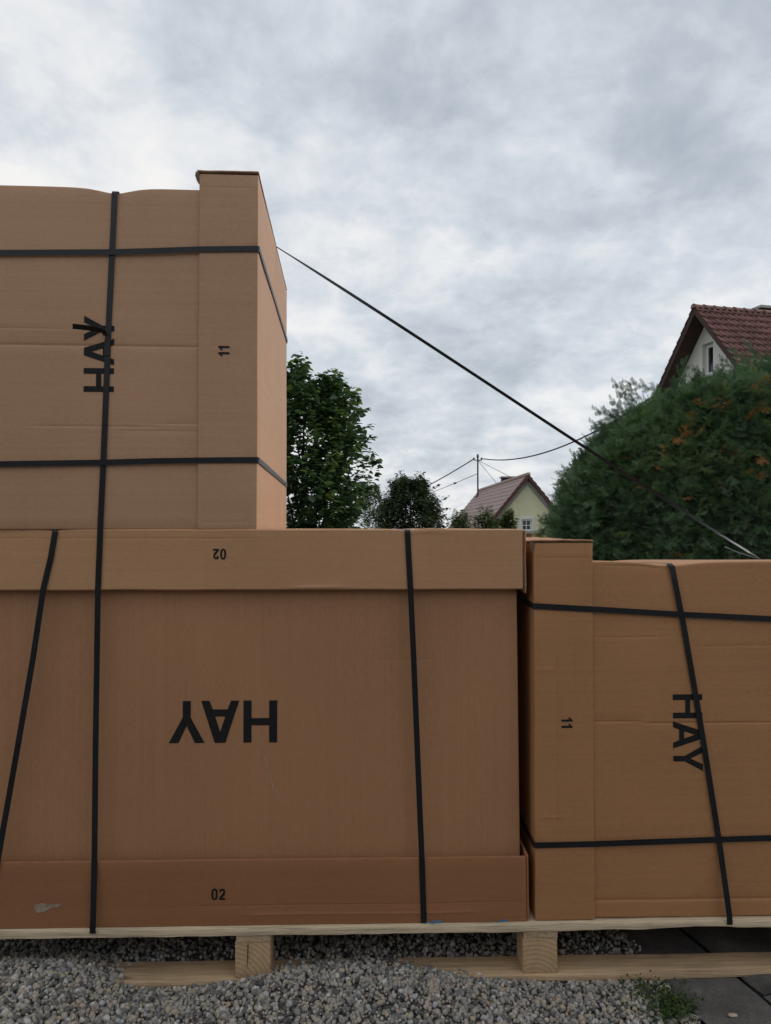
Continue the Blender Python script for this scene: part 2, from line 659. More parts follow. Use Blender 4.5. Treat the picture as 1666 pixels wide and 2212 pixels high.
def gravel_h(x, y):
    """heaped gravel round the pallet (world x, y)"""
    lx = x
    f = y - (2.15 + 0.0262 * x)            # distance behind the pallet front
    h = -0.022 + 0.010 * mnoise.noise((x * 2.3, y * 2.3, 0.4)) + 0.006 * mnoise.noise((x * 7, y * 7, 2.0))
    left = smooth01(-0.66, -0.93, lx)
    h += 0.078 * left * (1 - smooth01(-0.02, 0.18, f))
    h += 0.045 * gauss(lx, 0.0, 0.22) * gauss(f, -0.06, 0.085)
    h += 0.030 * gauss(lx, -0.20, 0.15) * gauss(f, 0.03, 0.06)
    h += 0.028 * gauss(lx, -0.38, 0.13) * gauss(f, -0.07, 0.05)
    h += 0.018 * smooth01(0.04, 0.16, f)
    h += 0.010 * gauss(lx, 0.55, 0.25) * gauss(f, -0.09, 0.06)
    return h


# slab edge (gravel / paving border) on the ground at the right
E0 = on_plane(1418, 2103, (0, 0, -0.012), Vector((0, 0, 1)))
E1 = on_plane(1530, 2212, (0, 0, -0.012), Vector((0, 0, 1)))
EDIR = (E1 - E0).normalized()
ENRM = Vector((-EDIR.y, EDIR.x, 0))
if ENRM.x < 0:
    ENRM = -ENRM


def side(x, y):
    return (Vector((x, y, 0)) - Vector((E0.x, E0.y, 0))).dot(ENRM)


def build_ground():
    xs = [-3000, -400, -60, -20, -8, -4, 0, 4, 8, 20, 60, 400, 3000]
    ys = [-3000, -400, -60, -15, -6, -2, 0, 2, 4, 6, 8, 10, 12, 14, 16, 18, 20, 22, 24, 26, 30, 60, 400, 3000]
    V = [(x, y, ground_z(x, y) - 0.02) for y in ys for x in xs]
    n = len(xs)
    F = [(j * n + i, j * n + i + 1, (j + 1) * n + i + 1, (j + 1) * n + i) for j in range(len(ys) - 1) for i in range(n - 1)]
    o = link('ground', mesh('ground', V, F, True), M_GROUND)
    tag(o, kind='structure')


build_ground()


def ico(sub):
    t = (1 + 5 ** 0.5) / 2
    v = [(-1, t, 0), (1, t, 0), (-1, -t, 0), (1, -t, 0), (0, -1, t), (0, 1, t), (0, -1, -t), (0, 1, -t), (t, 0, -1), (t, 0, 1), (-t, 0, -1), (-t, 0, 1)]
    f = [(0, 11, 5), (0, 5, 1), (0, 1, 7), (0, 7, 10), (0, 10, 11), (1, 5, 9), (5, 11, 4), (11, 10, 2), (10, 7, 6), (7, 1, 8), (3, 9, 4), (3, 4, 2), (3, 2, 6),
         (3, 6, 8), (3, 8, 9), (4, 9, 5), (2, 4, 11), (6, 2, 10), (8, 6, 7), (9, 8, 1)]
    v = [Vector(p).normalized() for p in v]
    for _ in range(sub):
        cache, nf = {}, []

        def mid(a, b):
            k = (min(a, b), max(a, b))
            if k not in cache:
                cache[k] = len(v)
                v.append(((v[a] + v[b]) / 2).normalized())
            return cache[k]
        for a, b, c in f:
            ab, bc, ca = mid(a, b), mid(b, c), mid(c, a)
            nf += [(a, ab, ca), (b, bc, ab), (c, ca, bc), (ab, bc, ca)]
        f = nf
    return np.array([tuple(p) for p in v]), np.array(f)


def stone_templates(sub, n):
    out = []
    for i in range(n):
        v, f = ico(sub)
        v = v.copy()
        # cut flat facets into a ball: crushed river stone
        for _ in range(7):
            d = rand_dirs(1)[0]
            k = rng.uniform(0.55, 0.85)
            s = v @ d
            over = s > k
            v[over] -= np.outer(s[over] - k, d)
        v *= rng.uniform(0.75, 1.2, size=3)
        out.append((v, f))
    return out


def build_gravel():
    def field(n, xr, yr, keep, rmin, rmax, lift):
        P = np.column_stack([rng.uniform(*xr, n), rng.uniform(*yr, n)])
        ok = [keep(x, y) for x, y in P]
        P = P[ok]
        rad = np.exp(rng.normal(math.log((rmin * rmax) ** 0.5), 0.34, len(P))).clip(rmin, rmax)
        z = np.array([gravel_h(x, y) for x, y in P]) + rng.uniform(-lift, lift * 0.6, len(P))
        return np.column_stack([P, z]), rad

    def keep_edge(x, y):
        s = side(x, y) + 0.03 * mnoise.noise((x * 9, y * 9, 0))
        if y > 2.26 + 0.03 * x:
            s -= 0.02
        return s < random.uniform(-0.02, 0.006)
    parts = []
    a = field(21000, (-1.5, 0.95), (1.70, 2.17), keep_edge, 0.0030, 0.0100, 0.006)
    b = field(17000, (-1.6, 1.0), (2.15, 2.9), keep_edge, 0.0035, 0.0095, 0.006)
    c = field(9000, (-2.2, 1.3), (0.9, 1.70), keep_edge, 0.0055, 0.011, 0.005)
    tv = []
    for (P, rad), sub in ((a, 1), (b, 0), (c, 0)):
        tmpl = stone_templates(sub, 9)
        which = rng.integers(0, len(tmpl), len(P))
        for k, (v, f) in enumerate(tmpl):
            sel = which == k
            m = int(sel.sum())
            Rm = basis(rand_dirs(m), rand_dirs(m))
            V, F = scatter(v, f, Rm, P[sel], rad[sel])
            parts.append((V, F))
            tv.append(np.repeat(rng.uniform(0, 1, m), len(v)))
    off, Vs, Fs = 0, [], []
    for V, F in parts:
        Vs.append(V)
        Fs.append(F + off)
        off += len(V)
    me = mesh_np('gravel', np.concatenate(Vs), np.concatenate(Fs), True, np.concatenate(tv))
    o = link('gravel', me, M_STONE)
    tag(o, 'loose grey gravel heaped around the wooden pallet', 'gravel', kind='stuff')
    # fine bed below the stones
    xs = np.linspace(-2.3, 1.35, 110)
    ys = np.linspace(0.85, 3.1, 80)
    V = [(x, y, gravel_h(x, y) - 0.006 - (0.02 if side(x, y) > -0.02 else 0)) for y in ys for x in xs]
    n = len(xs)
    F = [(j * n + i, j * n + i + 1, (j + 1) * n + i + 1, (j + 1) * n + i) for j in range(len(ys) - 1) for i in range(n - 1)]
    o = link('gravel_bed', mesh('gravel_bed', V, F, True), M_GROUND)
    tag(o, kind='structure')


build_gravel()


def build_paving():
    def slab(name, s0, s1, t0, t1, ztop, seed):
        n1, n2 = 24, 24
        V, F = [], []
        for i in range(n1 + 1):
            for j in range(n2 + 1):
                s = s0 + (s1 - s0) * i / n1
                t = t0 + (t1 - t0) * j / n2
                e = min(i, n1 - i, j, n2 - j)
                jig = 0.010 * mnoise.noise((s * 11, t * 11, seed))
                p = E0 + ENRM * (s + (jig if i in (0, n1) else 0)) + EDIR * (t + (jig if j in (0, n2) else 0))
                z = ztop + 0.004 * mnoise.noise((s * 8, t * 8, seed + 3)) - (0.006 if e == 0 else 0)
                V.append((p.x, p.y, z))
        w = n2 + 1
        for i in range(n1):
            for j in range(n2):
                F.append((i * w + j, i * w + j + 1, (i + 1) * w + j + 1, (i + 1) * w + j))
        ring = [j for j in range(w)] + [i * w + n2 for i in range(1, n1 + 1)] + [n1 * w + j for j in range(n2 - 1, -1, -1)] + [i * w for i in range(n1 - 1, 0, -1)]
        base = len(V)
        for r in ring:
            V.append((V[r][0], V[r][1], ztop - 0.06))
        m = len(ring)
        for k in range(m):
            F.append((ring[k], ring[(k + 1) % m], base + (k + 1) % m, base + k))
        return mesh(name, V, F, True)
    o = link('paving', slab('paving', 0.0, 0.22, -0.9, 1.4, -0.012, 1.0), M_PAVE)
    tag(o, kind='structure')
    p = link('paving_slab', slab('paving_slab', 0.225, 1.3, -0.9, 0.16, -0.004, 5.0), M_PAVE, o)
    p = link('paving_slab', slab('paving_slab', 0.225, 1.3, 0.166, 1.4, -0.008, 9.0), M_PAVE, o)


build_paving()

# ------------------------------------------------------------------ pallet
PT = 0.152      # top of the pallet


def build_pallet():
    c = Vector((0.05, 0.55, -0.016))
    root = empty('wooden_pallet', FL.w(*c), FL.yaw)
    tag(root, 'long pale pine pallet under the strapped cardboard boxes', 'pallet')

    def board(name, lo, hi, mat, wane=None, seed=0.0):
        def disp(x, y, z):
            mid = (lo[2] + hi[2]) / 2
            dz = 0.0012 * mnoise.noise((x * 6, y * 4, seed)) + (0.0022 * mnoise.noise((x * 17, 5, seed)) if z < mid else 0.0)
            dy = 0.002 * mnoise.noise((x * 4, 3, seed)) if y < (lo[1] + hi[1]) / 2 else 0
            if wane and z < mid:
                dz += wane(x)
            return Vector((x, y + dy, z + dz))
        me = shell(name, lo, hi, 0.0022, (0.03, 0.05, 0.022), disp=disp, org=c)
        return link(name, me, mat, root)

    def wane_top(x):
        return 0.010 * smooth01(0.55, 0.95, x) * (0.6 + 0.6 * mnoise.noise((x * 5, 0, 4))) + 0.003 * mnoise.noise((x * 8, 1, 1)) + 0.004 * gauss(x, 0.66, 0.03)

    def wane_bot(x):
        return 0.007 * smooth01(0.45, 0.85, x) * (0.5 + 0.9 * mnoise.noise((x * 4 + 2, 0, 7))) - 0.010 * gauss(x, 0.79, 0.025) + 0.004
    x0, x1 = -1.32, 1.86
    ytop = [-0.014, 0.24, 0.49, 0.74, 1.0]
    for i, y in enumerate(ytop):
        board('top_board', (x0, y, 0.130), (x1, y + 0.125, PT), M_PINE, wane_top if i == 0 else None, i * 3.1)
    for i, y in enumerate((-0.010, 0.50, 1.02)):
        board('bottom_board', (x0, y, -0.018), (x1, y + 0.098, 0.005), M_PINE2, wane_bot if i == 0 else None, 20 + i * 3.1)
    for bx in (FL.L(-70, 2060)[0], FL.L(548, 2060)[0], FL.L(1168, 2060)[0], FL.L(1785, 2060)[0], FL.L(2160, 2060)[0]):
        seed = bx * 10
        me = shell('stringer', (bx - 0.049, -0.006, 0.1085), (bx + 0.049, 1.12, 0.1295), 0.002, (0.03, 0.08, 0.012),
                   disp=lambda x, y, z: Vector((x + 0.0025 * mnoise.noise((y * 7, z * 30, seed)), y + 0.003 * mnoise.noise((x * 20, z * 40, seed)), z)), org=c)
        link('stringer', me, M_PINEY, root)
        for j, y in enumerate((-0.003, 0.50, 1.02)):
            o3 = (bx, y + 0.05, 0.057)
            me = shell('block', (bx - 0.052, y, 0.0055), (bx + 0.048, y + 0.092, 0.108), 0.002, (0.02, 0.03, 0.02),
                       disp=lambda x, y_, z: Vector((x + 0.002 * mnoise.noise((y_ * 9, z * 9, seed)), y_ + 0.0015 * mnoise.noise((x * 30, z * 30, seed)), z)), org=o3)
            ob = link('block', me, M_END, root)
            ob.location = Vector(o3) - c
    # blue paint smears on the front edge of the top board
    for (ua, ub, va, vb) in ((918, 962, 1987, 1996), (1075, 1100, 1985, 1992)):
        xa, za = FL.L(ua, vb, -0.016)
        xb, zb = FL.L(ub, va, -0.016)
        n = 10
        V = []
        for k in range(n):
            t = 2 * math.pi * k / n
            rr = random.uniform(0.6, 1.0)
            V.append(((xa + xb) / 2 + math.cos(t) * rr * (xb - xa) / 2 - c.x, -0.0172 - c.y, (za + zb) / 2 + math.sin(t) * rr * (zb - za) / 2 - c.z))
        link('paint_smear', mesh('paint_smear', V, [tuple(range(n))]), M_BLUE, root)
    # drying crack in the end of one block
    bx = FL.L(536, 2045)[0]
    V = [(bx - c.x, -0.0058 - c.y, 0.104 - c.z), (bx + 0.0022 - c.x, -0.0058 - c.y, 0.104 - c.z), (bx + 0.0012 - c.x, -0.0058 - c.y, 0.062 - c.z), (bx - 0.0012 - c.x, -0.0058 - c.y, 0.030 - c.z), (bx - 0.0012 - c.x, -0.0058 - c.y, 0.065 - c.z)]
    link('drying_crack', mesh('drying_crack', V, [(0, 4, 3, 2, 1)]), M_BARK0, root)
    return root


build_pallet()

# ------------------------------------------------------------------ print
def poly_word():
    H = [[(0, 0), (44, 0), (44, 96), (140, 96), (140, 0), (184, 0), (184, 229), (140, 229), (140, 135), (44, 135), (44, 229), (0, 229)]]
    A = [[(207, 0), (252, 0), (270, 47), (351, 47), (369, 0), (414, 0), (340, 229), (282, 229)], [(283, 86), (338, 86), (310.5, 170)]]
    Y = [[(471, 0), (514, 0), (514, 90), (589, 229), (537, 229), (492.5, 135), (447, 229), (395, 229), (471, 90)]]
    return [[[(x - 294.5, y - 114.5) for x, y in pl] for pl in g] for g in (H, A, Y)], 589.0, 229.0


def arc0(rx, ry, n=28, p=2.5):
    out = []
    for k in range(n):
        t = 2 * math.pi * k / n
        c, s = math.cos(t), math.sin(t)
        out.append((math.copysign(abs(c) ** (2 / p), c) * rx, math.copysign(abs(s) ** (2 / p), s) * ry))
    return out


def poly_num(txt):
    gl = {'1': ([[(.19, 0), (.38, 0), (.38, 1), (.23, 1), (.15, .86), (.0, .77), (.0, .60), (.11, .65), (.19, .71)]], 0.56),
          '2': ([[(.02, 0), (.57, 0), (.57, .17), (.29, .17), (.37, .27), (.46, .37), (.53, .48), (.56, .60), (.56, .76), (.48, .92), (.30, 1.0), (.14, .96), (.06, .86), (.03, .70),
                  (.21, .68), (.23, .78), (.30, .84), (.37, .81), (.39, .71), (.37, .62), (.29, .49), (.15, .33), (.06, .19)]], 0.66),
          '0': ([[(x + .29, y + .5) for x, y in arc0(.28, .51)], [(x + .29, y + .5) for x, y in arc0(.10, .36)]], 0.66)}
    out, x = [], 0.0
    for ch in txt:
        g, adv = gl[ch]
        out.append([[(px + x, py) for px, py in pl] for pl in g])
        x += adv
    w = x - 0.09
    return [[[(px - w / 2, py - 0.5) for px, py in pl] for pl in g] for g in out], w, 1.0


def put_print(name, glyphs, size_h, gh, fr, uv, off, turn, parent, c, conform=None):
    """glyph outlines filled and laid on a carton face, turned by turn degrees"""
    cx, cz = fr.L(uv[0], uv[1], off)
    s = size_h / gh
    ca, sa = math.cos(R(turn)), math.sin(R(turn))
    V, F = [], []
    for g in glyphs:
        pls = [[Vector((x, y, 0)) for x, y in pl] for pl in g]
        flat = [p for pl in pls for p in pl]
        tris = tessellate_polygon(pls)
        b = len(V)
        for p in flat:
            x, z = cx + (p.x * ca - p.y * sa) * s, cz + (p.x * sa + p.y * ca) * s
            dy = conform(x, z) if conform else 0.0
            V.append((x - c[0], off - 0.0010 + dy - c[1], z - c[2]))
        for t in tris:
            q = [V[b + i] for i in t]
            nrm = (Vector(q[1]) - Vector(q[0])).cross(Vector(q[2]) - Vector(q[0]))
            F.append(tuple(b + i for i in (t if nrm.y < 0 else t[::-1])))
    return link(name, mesh(name, V, F), M_INK, parent)


def crease_fn(creases, seed):
    def f(x, z):
        d = 0.0
        for (zc, xa, xb, dep, hw) in creases:
            if xa <= x <= xb:
                e = min(1.0, (x - xa) / 0.03, (xb - x) / 0.03)
                zz = zc + 0.0012 * mnoise.noise((x * 9, zc * 3, seed))
                t = abs(z - zz) / hw
                if t < 1:
                    d += dep * (1 - t) * max(0.0, e)
        return d
    return f


def crease_rows(creases):
    out = []
    for (zc, xa, xb, dep, hw) in creases:
        out += [zc - hw * 1.3, zc - hw * 0.6, zc - hw * 0.25, zc, zc + hw * 0.25, zc + hw * 0.6, zc + hw * 1.3]
    return out


# ------------------------------------------------------------------ cartons
G_BOX = None


def build_lower():
    xr = FL.L(1130, 1200)[0]
    xl = FL.L(-172, 1200)[0]
    xb = FL.L(1121, 1500, 0.034)[0]
    ztop = FL.L(833, 1143)[1]
    zlid = FL.L(833, 1274)[1]
    ztray = FL.L(833, 1853)[1]
    D = 1.10
    c = Vector(((xl + xr) / 2, D / 2, PT))
    root = empty('cardboard_box', FL.w(*c), FL.yaw)
    tag(root, 'long brown box with flat lid and bottom tray, carrying another box on top', 'box')
    BY = 0.034
    cr = [(FL.L(900, 1425, BY)[1], FL.L(835, 1425, BY)[0], FL.L(935, 1425, BY)[0], 0.0009, 0.004)]
    cf = crease_fn(cr, 1)

    def body(x, y, z):
        dy = 0.0
        if y < BY + 0.02:
            dy = cf(x, z) + 0.0015 * mnoise.noise((x * 2, z * 2, 0)) - 0.004 * math.sin(math.pi * (z - PT) / 1.1) * math.sin(math.pi * (x - xl) / (xr - xl))
        # the right edge leans out a little towards the floor
        dx = 0.0
        if x > xb - 0.3:
            dx = (0.6 - z) * 0.009
        return Vector((x + dx, y + dy, z))
    me = shell('body', (xl + 0.012, BY, PT + 0.008), (xb, D - 0.02, ztop - 0.012), 0.005, (0.045, 0.25, 0.045), ez=crease_rows(cr), disp=body, org=c)
    bo = link('body', me, M_LOW, root)
    # lid with a dented lower corner and edges pressed in by the straps
    sx = [FL.L(880, 1143)[0], FL.L(118, 1143)[0]]
    zc1 = FL.L(600, 1163)[1]
    lcr = [(zc1, xl, FL.L(560, 1160)[0], 0.0006, 0.003), (FL.L(600, 1268)[1], FL.L(620, 1268)[0], FL.L(760, 1268)[0], -0.0022, 0.006),
           (FL.L(900, 1150)[1], FL.L(890, 1150)[0], FL.L(960, 1150)[0], -0.0020, 0.007)]
    lf = crease_fn(lcr, 4)

    def lid(x, y, z):
        dy = dz = dx = 0.0
        k = smooth01(zlid + 0.10, ztop, z)
        for s in sx:
            dz -= 0.004 * gauss(x, s, 0.018) * k
        dz += 0.0016 * mnoise.noise((x * 5, y * 3, 3)) * k
        dz += 0.0025 * gauss(x, FL.L(930, 1143)[0], 0.02) * k * (1 if y < 0.05 else 0)
        if y < 0.02:
            dy = lf(x, z) + 0.001 * mnoise.noise((x * 3, z * 3, 9))
            if z < zlid + 0.02:
                dz += 0.0018 * mnoise.noise((x * 6, 1, 2))
        return Vector((x, y + dy, z + dz))
    me = shell('lid', (xl, 0.0, zlid), (xr, D, ztop), 0.0045, (0.03, 0.12, 0.03), ez=crease_rows(lcr), disp=lid, org=c)
    li = link('lid', me, M_LID, root)

    def sp(x, y, z):
        return Vector((x + 0.002 * mnoise.noise((y * 12, z * 12, 1)), y, z + 0.002 * mnoise.noise((y * 9, 2, 5))))
    for (dx0, dx1, y0, dz) in ((0.0012, 0.0042, 0.0015, -0.004), (0.0052, 0.0100, 0.0035, -0.011)):
        me = shell('side_flap', (xr + dx0, y0, zlid + dz), (xr + dx1, D - 0.004, ztop - 0.003), 0.0014, (0.01, 0.03, 0.02), disp=sp, org=c)
        link('side_flap', me, M_RIGHT if dx0 > 0.003 else M_EDGE, li)
    # tray round the foot
    xt = FL.L(1137, 1900)[0]

    tcr = [(FL.L(600, 1955)[1], FL.L(400, 1955)[0], xt, 0.0007, 0.003), (FL.L(600, 1975)[1], FL.L(520, 1975)[0], FL.L(1040, 1975)[0], -0.0018, 0.006)]
    tf = crease_fn(tcr, 6)

    def tray(x, y, z):
        dy = tf(x, z) + 0.0012 * mnoise.noise((x * 4, z * 5, 7)) if y < 0.02 else 0.0
        dz = 0.0014 * mnoise.noise((x * 5, 1, 8)) if z > ztray - 0.02 else 0.0
        dx = (0.25 - z) * 0.012 if x > xt - 0.2 else 0
        return Vector((x + dx, y + dy - 0.0015, z + dz))
    me = shell('tray', (xl - 0.004, 0.0, PT + 0.0015), (xt, 0.0075, ztray), 0.0025, (0.03, 0.01, 0.03), ez=crease_rows(tcr), disp=tray, org=c)
    tr = link('tray', me, M_TRAY, root)
    for (a, b, y0, y1, dz) in ((xt + 0.0012, xt + 0.0075, 0.001, D, 0.004), (xl - 0.010, xl - 0.005, 0.002, D, 0.0)):
        me = shell('side_flap', (a, y0, PT + 0.003), (b, y1, ztray + dz), 0.0018, (0.01, 0.04, 0.03),
                   disp=lambda x, y, z: Vector((x + (0.25 - z) * 0.012 * (1 if x > 0 else 0) + 0.0015 * mnoise.noise((y * 9, z * 12, 4)), y, z + 0.003 * mnoise.noise((y * 15, 1, 3)))), org=c)
        link('side_flap', me, M_TRAY, tr)
    me = shell('back_flap', (xl, D - 0.008, PT + 0.003), (xt, D - 0.001, ztray), 0.002, (0.2, 0.01, 0.1), org=c)
    link('back_flap', me, M_TRAY, tr)
    g, w, h = poly_word()
    px = 2.165 / FPX
    bulge = lambda x, z: body(x, BY, z).y - BY
    put_print('printed_word', g, 90 * px, h, FL, (483, 1558), BY, 180, bo, c, bulge)
    g, w, h = poly_num('02')
    put_print('printed_number', g, 22.5 * px, h, FL, (475, 1197), 0.0, 180, li, c, lambda x, z: lid(x, 0, z).y)
    put_print('printed_number', g, 24 * px, h, FL, (472, 1931), 0.0, 0, tr, c, lambda x, z: tray(x, 0, z).y)
    # torn liner on the tray and a pale scuff on the body
    pts = [(75, 1955), (90, 1951), (112, 1953), (135, 1952), (130, 1958), (108, 1962), (96, 1970), (80, 1972), (74, 1964)]
    V, nn = [], len(pts)
    for u, v in pts:
        x, z = FL.L(u, v, -0.003)
        V.append((x - c.x, tray(x, 0, z).y - 0.0009 - random.uniform(0, 0.0008) - c.y, z - c.z))
    cen = tuple(sum(p[k] for p in V) / nn for k in range(3))
    V.append((cen[0], cen[1] + 0.0006, cen[2]))
    link('torn_liner', mesh('torn_liner', V, [(i, nn, (i + 1) % nn) for i in range(nn)]), M_TORN, tr)
    pts, nr = [], []
    for (u, v) in ((563, 1612), (572, 1635), (581, 1660), (589, 1690), (594, 1720), (597, 1745)):
        x, z = FL.L(u, v, BY)
        pts.append(Vector((x, BY + bulge(x, z) - 0.0007, z)))
        nr.append(Vector((0, -1, 0)))
    link('scuff', ribbon_mesh('scuff', pts, nr, [0.0015, 0.004, 0.003, 0.005, 0.003, 0.001], 0.0003, c), M_SCUFF, bo)
    return dict(xl=xl, xr=xr, ztop=ztop, zlid=zlid, ztray=ztray, D=D)


LOW = build_lower()


def end_box(fr, geom, root_label, mat, word_uv, word_turn, num_uv, num_turn, creases, dents, px, capcr=(), vscore=()):
    """a carton lying on its side: body plus a deeper cap over each end"""
    xl, xr, cl, cr_, z0, ztop, zcap, D, slump, cap_side, BY = geom
    c = Vector(((xl + xr) / 2, D / 2, z0))
    root = empty('cardboard_box', fr.w(*c), fr.yaw)
    tag(root, root_label, 'box')
    cf = crease_fn(creases, 2)

    def body(x, y, z):
        dy = dz = 0.0
        k = smooth01(ztop - 0.10, ztop, z)
        for (s, dep, sig) in dents:
            dz -= dep * gauss(x, s, sig) * k
        dz -= slump * y * k
        dz += 0.0022 * mnoise.noise((x * 4, y * 2.5, 6)) * k
        if y < BY + 0.02:
            dy = cf(x, z) + 0.0018 * mnoise.noise((x * 2.2, z * 2.2, 5)) - 0.003 * math.sin(math.pi * (z - z0) / (ztop - z0)) * math.sin(math.pi * (x - xl) / (xr - xl))
            for (s, dep, sig) in dents:
                dy += dep * 0.45 * gauss(x, s, sig * 0.6) * k
        return Vector((x, y + dy, z + dz))
    me = shell('body', (xl + 0.01, BY, z0 + 0.0015), (xr - 0.01, D - 0.01, ztop), 0.005, (0.03, 0.1, 0.035),
               ex=[s + k * sig for (s, dep, sig) in dents for k in (-1.5, -0.8, -0.4, 0, 0.4, 0.8, 1.5)], ez=crease_rows(creases), disp=body, org=c)
    bo = link('body', me, mat, root)
    ccf = crease_fn(capcr, 8)

    def mk_cap(x0, x1, outer):
        def cap(x, y, z):
            dy = 0.0
            if y < 0.02:
                dy = 0.001 * mnoise.noise((x * 6, z * 5, x0)) + ccf(x, z)
                for (xs_, za, zb) in vscore:
                    if za < z < zb:
                        t = abs(x - xs_) / 0.003
                        dy += 0.0013 * max(0.0, 1 - t) * min(1.0, (z - za) / 0.02, (zb - z) / 0.02)
                # corner crushed where the horizontal straps pull round it
                edge = gauss(x, outer, 0.012)
                for zs in cap_side:
                    dy += 0.0035 * edge * gauss(z, zs, 0.010)
            dx = 0.0015 * mnoise.noise((y * 4, z * 4, x0 + 2))
            dx += (0.0025 if outer < x else -0.0025) * 0.0
            return Vector((x + dx, y + dy, z))
        me = shell('end_cap', (x0, 0.0, z0 + 0.001), (x1, D, zcap), 0.004, (0.02, 0.1, 0.03), ex=[xs_ + k for (xs_, za, zb) in vscore for k in (-0.003, -0.0015, 0, 0.0015, 0.003)],
                   ez=crease_rows(capcr) + [zs + k * 0.01 for zs in cap_side for k in (-1.5, -0.8, 0, 0.8, 1.5)], disp=cap, org=c)
        o = link('end_cap', me, mat, root)

        def fl(x, y, z):
            return Vector((x, y + 0.0025 * mnoise.noise((x * 25, y * 6, 3)), z + 0.0022 * mnoise.noise((x * 22, y * 14, 1)) + 0.003 * gauss(y, 0, 0.02)))
        me = shell('top_flap', (x0 - 0.006, -0.0045, zcap + 0.0012), (x1 + 0.0015, D - 0.01, zcap + 0.0058), 0.0018, (0.015, 0.03, 0.003), disp=fl, org=c)
        link('top_flap', me, mat, o)
        me = shell('top_flap_lining', (x0 - 0.0035, -0.002, zcap - 0.0015), (x1 + 0.0005, D - 0.02, zcap + 0.0008), 0.001, (0.015, 0.03, 0.002), disp=fl, org=c)
        link('top_flap_lining', me, M_EDGE, o)
        # curled corner of the flap
        for xx, sgn in ((x0, -1),):
            pts = [Vector((xx - 0.0045, 0.0, zcap + 0.004)), Vector((xx - 0.006, 0.001, zcap - 0.006)), Vector((xx - 0.0035, 0.003, zcap - 0.020)), Vector((xx - 0.001, 0.004, zcap - 0.030))]
            link('curled_edge', ribbon_mesh('curled_edge', pts, [Vector((-0.25, -1, 0))] * 4, [0.011, 0.012, 0.008, 0.002], 0.002, c), M_EDGE, o)
        return o, cap
    oc, capf = mk_cap(*cl)
    oc2, capf2 = mk_cap(*cr_)
    g, w, h = poly_word()
    put_print('printed_word', g, 64 * px, h, fr, word_uv, BY, word_turn, bo, c, lambda x, z: body(x, BY, z).y - BY)
    g, w, h = poly_num('11')
    tgt, fn = (oc, capf) if fr.L(*num_uv)[0] < cl[1] + 0.01 and fr.L(*num_uv)[0] > cl[0] - 0.01 else (oc2, capf2)
    put_print('printed_number', g, 24 * px, h, fr, num_uv, 0.0, num_turn, tgt, c, lambda x, z: fn(x, 0, z).y)
    return root, oc, oc2, c, body, bo


# upper box: caps on both ends, standing on the lid of the long box
u_z0 = LOW['ztop'] - 0.003
u_ztop = FU.L(330, 404)[1]
u_zcap = FU.L(495, 376)[1]
u_xr = FU.L(557, 900)[0]
u_xc = FU.L(428, 900)[0]
u_xl = FU.L(-205, 900)[0]
u_strap = FU.L(247, 405)[0]
UBY = 0.009
UA = FU.L(557, 538)[1]
UB = FU.L(555, 994)[1]
ucre = [(FU.L(200, 747, UBY)[1], u_xl, u_xc + 0.02, 0.0022, 0.006), (FU.L(300, 713, UBY)[1], u_xl, FU.L(140, 713)[0], 0.0009, 0.004),
        (FU.L(300, 922, UBY)[1], FU.L(60, 922)[0], FU.L(330, 922)[0], 0.0013, 0.005), (FU.L(400, 916, UBY)[1], FU.L(330, 922)[0], u_xc + 0.02, 0.0011, 0.004),
        (FU.L(400, 932, UBY)[1], FU.L(250, 922)[0], u_xc + 0.02, 0.0009, 0.004)]
ucap = [(FU.L(495, 405)[1], u_xc, u_xr - 0.01, 0.0006, 0.003), (FU.L(495, 1128)[1], u_xc, u_xr - 0.01, 0.0005, 0.003)]
U_D = 1.075
up = end_box(FU, (u_xl, u_xr, (u_xl, u_xl + (u_xr - u_xc), u_xl), (u_xc, u_xr, u_xr), u_z0, u_ztop, u_zcap, U_D, 0.0, (UA, UB), UBY),
             'tall brown box stacked on the lid of the long box, sideways lettering reading upward', M_UP, (215, 765), 90, (484, 757.5), 90,
             ucre, [(u_strap, 0.013, 0.045)], 2.14 / FPX, ucap)

# right box: same kind, beside the long one
RBY = 0.008
r_z0 = PT + 0.002
r_ztop = FL.L(1400, 1213, RBY)[1]
r_zcap = FL.L(1215, 1172)[1]
r_xl = FL.L(1155, 1600)[0]
r_xc = FL.L(1283, 1600)[0]
r_xr = FL.L(2140, 1600)[0]
r_strap = FL.L(1450, 1215)[0]
RF = FL.L(1152, 1309)[1]
RG = FL.L(1157, 1826)[1]
rcre = [(FL.L(1400, 1558, RBY)[1], r_xc - 0.02, FL.L(1385, 1558)[0], 0.0018, 0.005), (FL.L(1500, 1561, RBY)[1], FL.L(1385, 1558)[0], r_xr, 0.0016, 0.005),
        (FL.L(1400, 1376, RBY)[1], r_xc - 0.02, FL.L(1450, 1376)[0], 0.0009, 0.004), (FL.L(1600, 1395, RBY)[1], FL.L(1500, 1395)[0], r_xr, 0.0007, 0.004),
        (FL.L(1500, 1942, RBY)[1], r_xc - 0.02, r_xr, 0.0022, 0.006), (FL.L(1400, 1222, RBY)[1], FL.L(1310, 1222)[0], FL.L(1440, 1222)[0], 0.0016, 0.006)]
rcap = [(FL.L(1215, 1205)[1], r_xl, r_xc, 0.0006, 0.003), (FL.L(1215, 1446)[1], r_xl, FL.L(1200, 1446)[0], -0.0016, 0.007), (FL.L(1215, 1765)[1], r_xl, FL.L(1230, 1765)[0], -0.0010, 0.005)]
R_D = 0.74
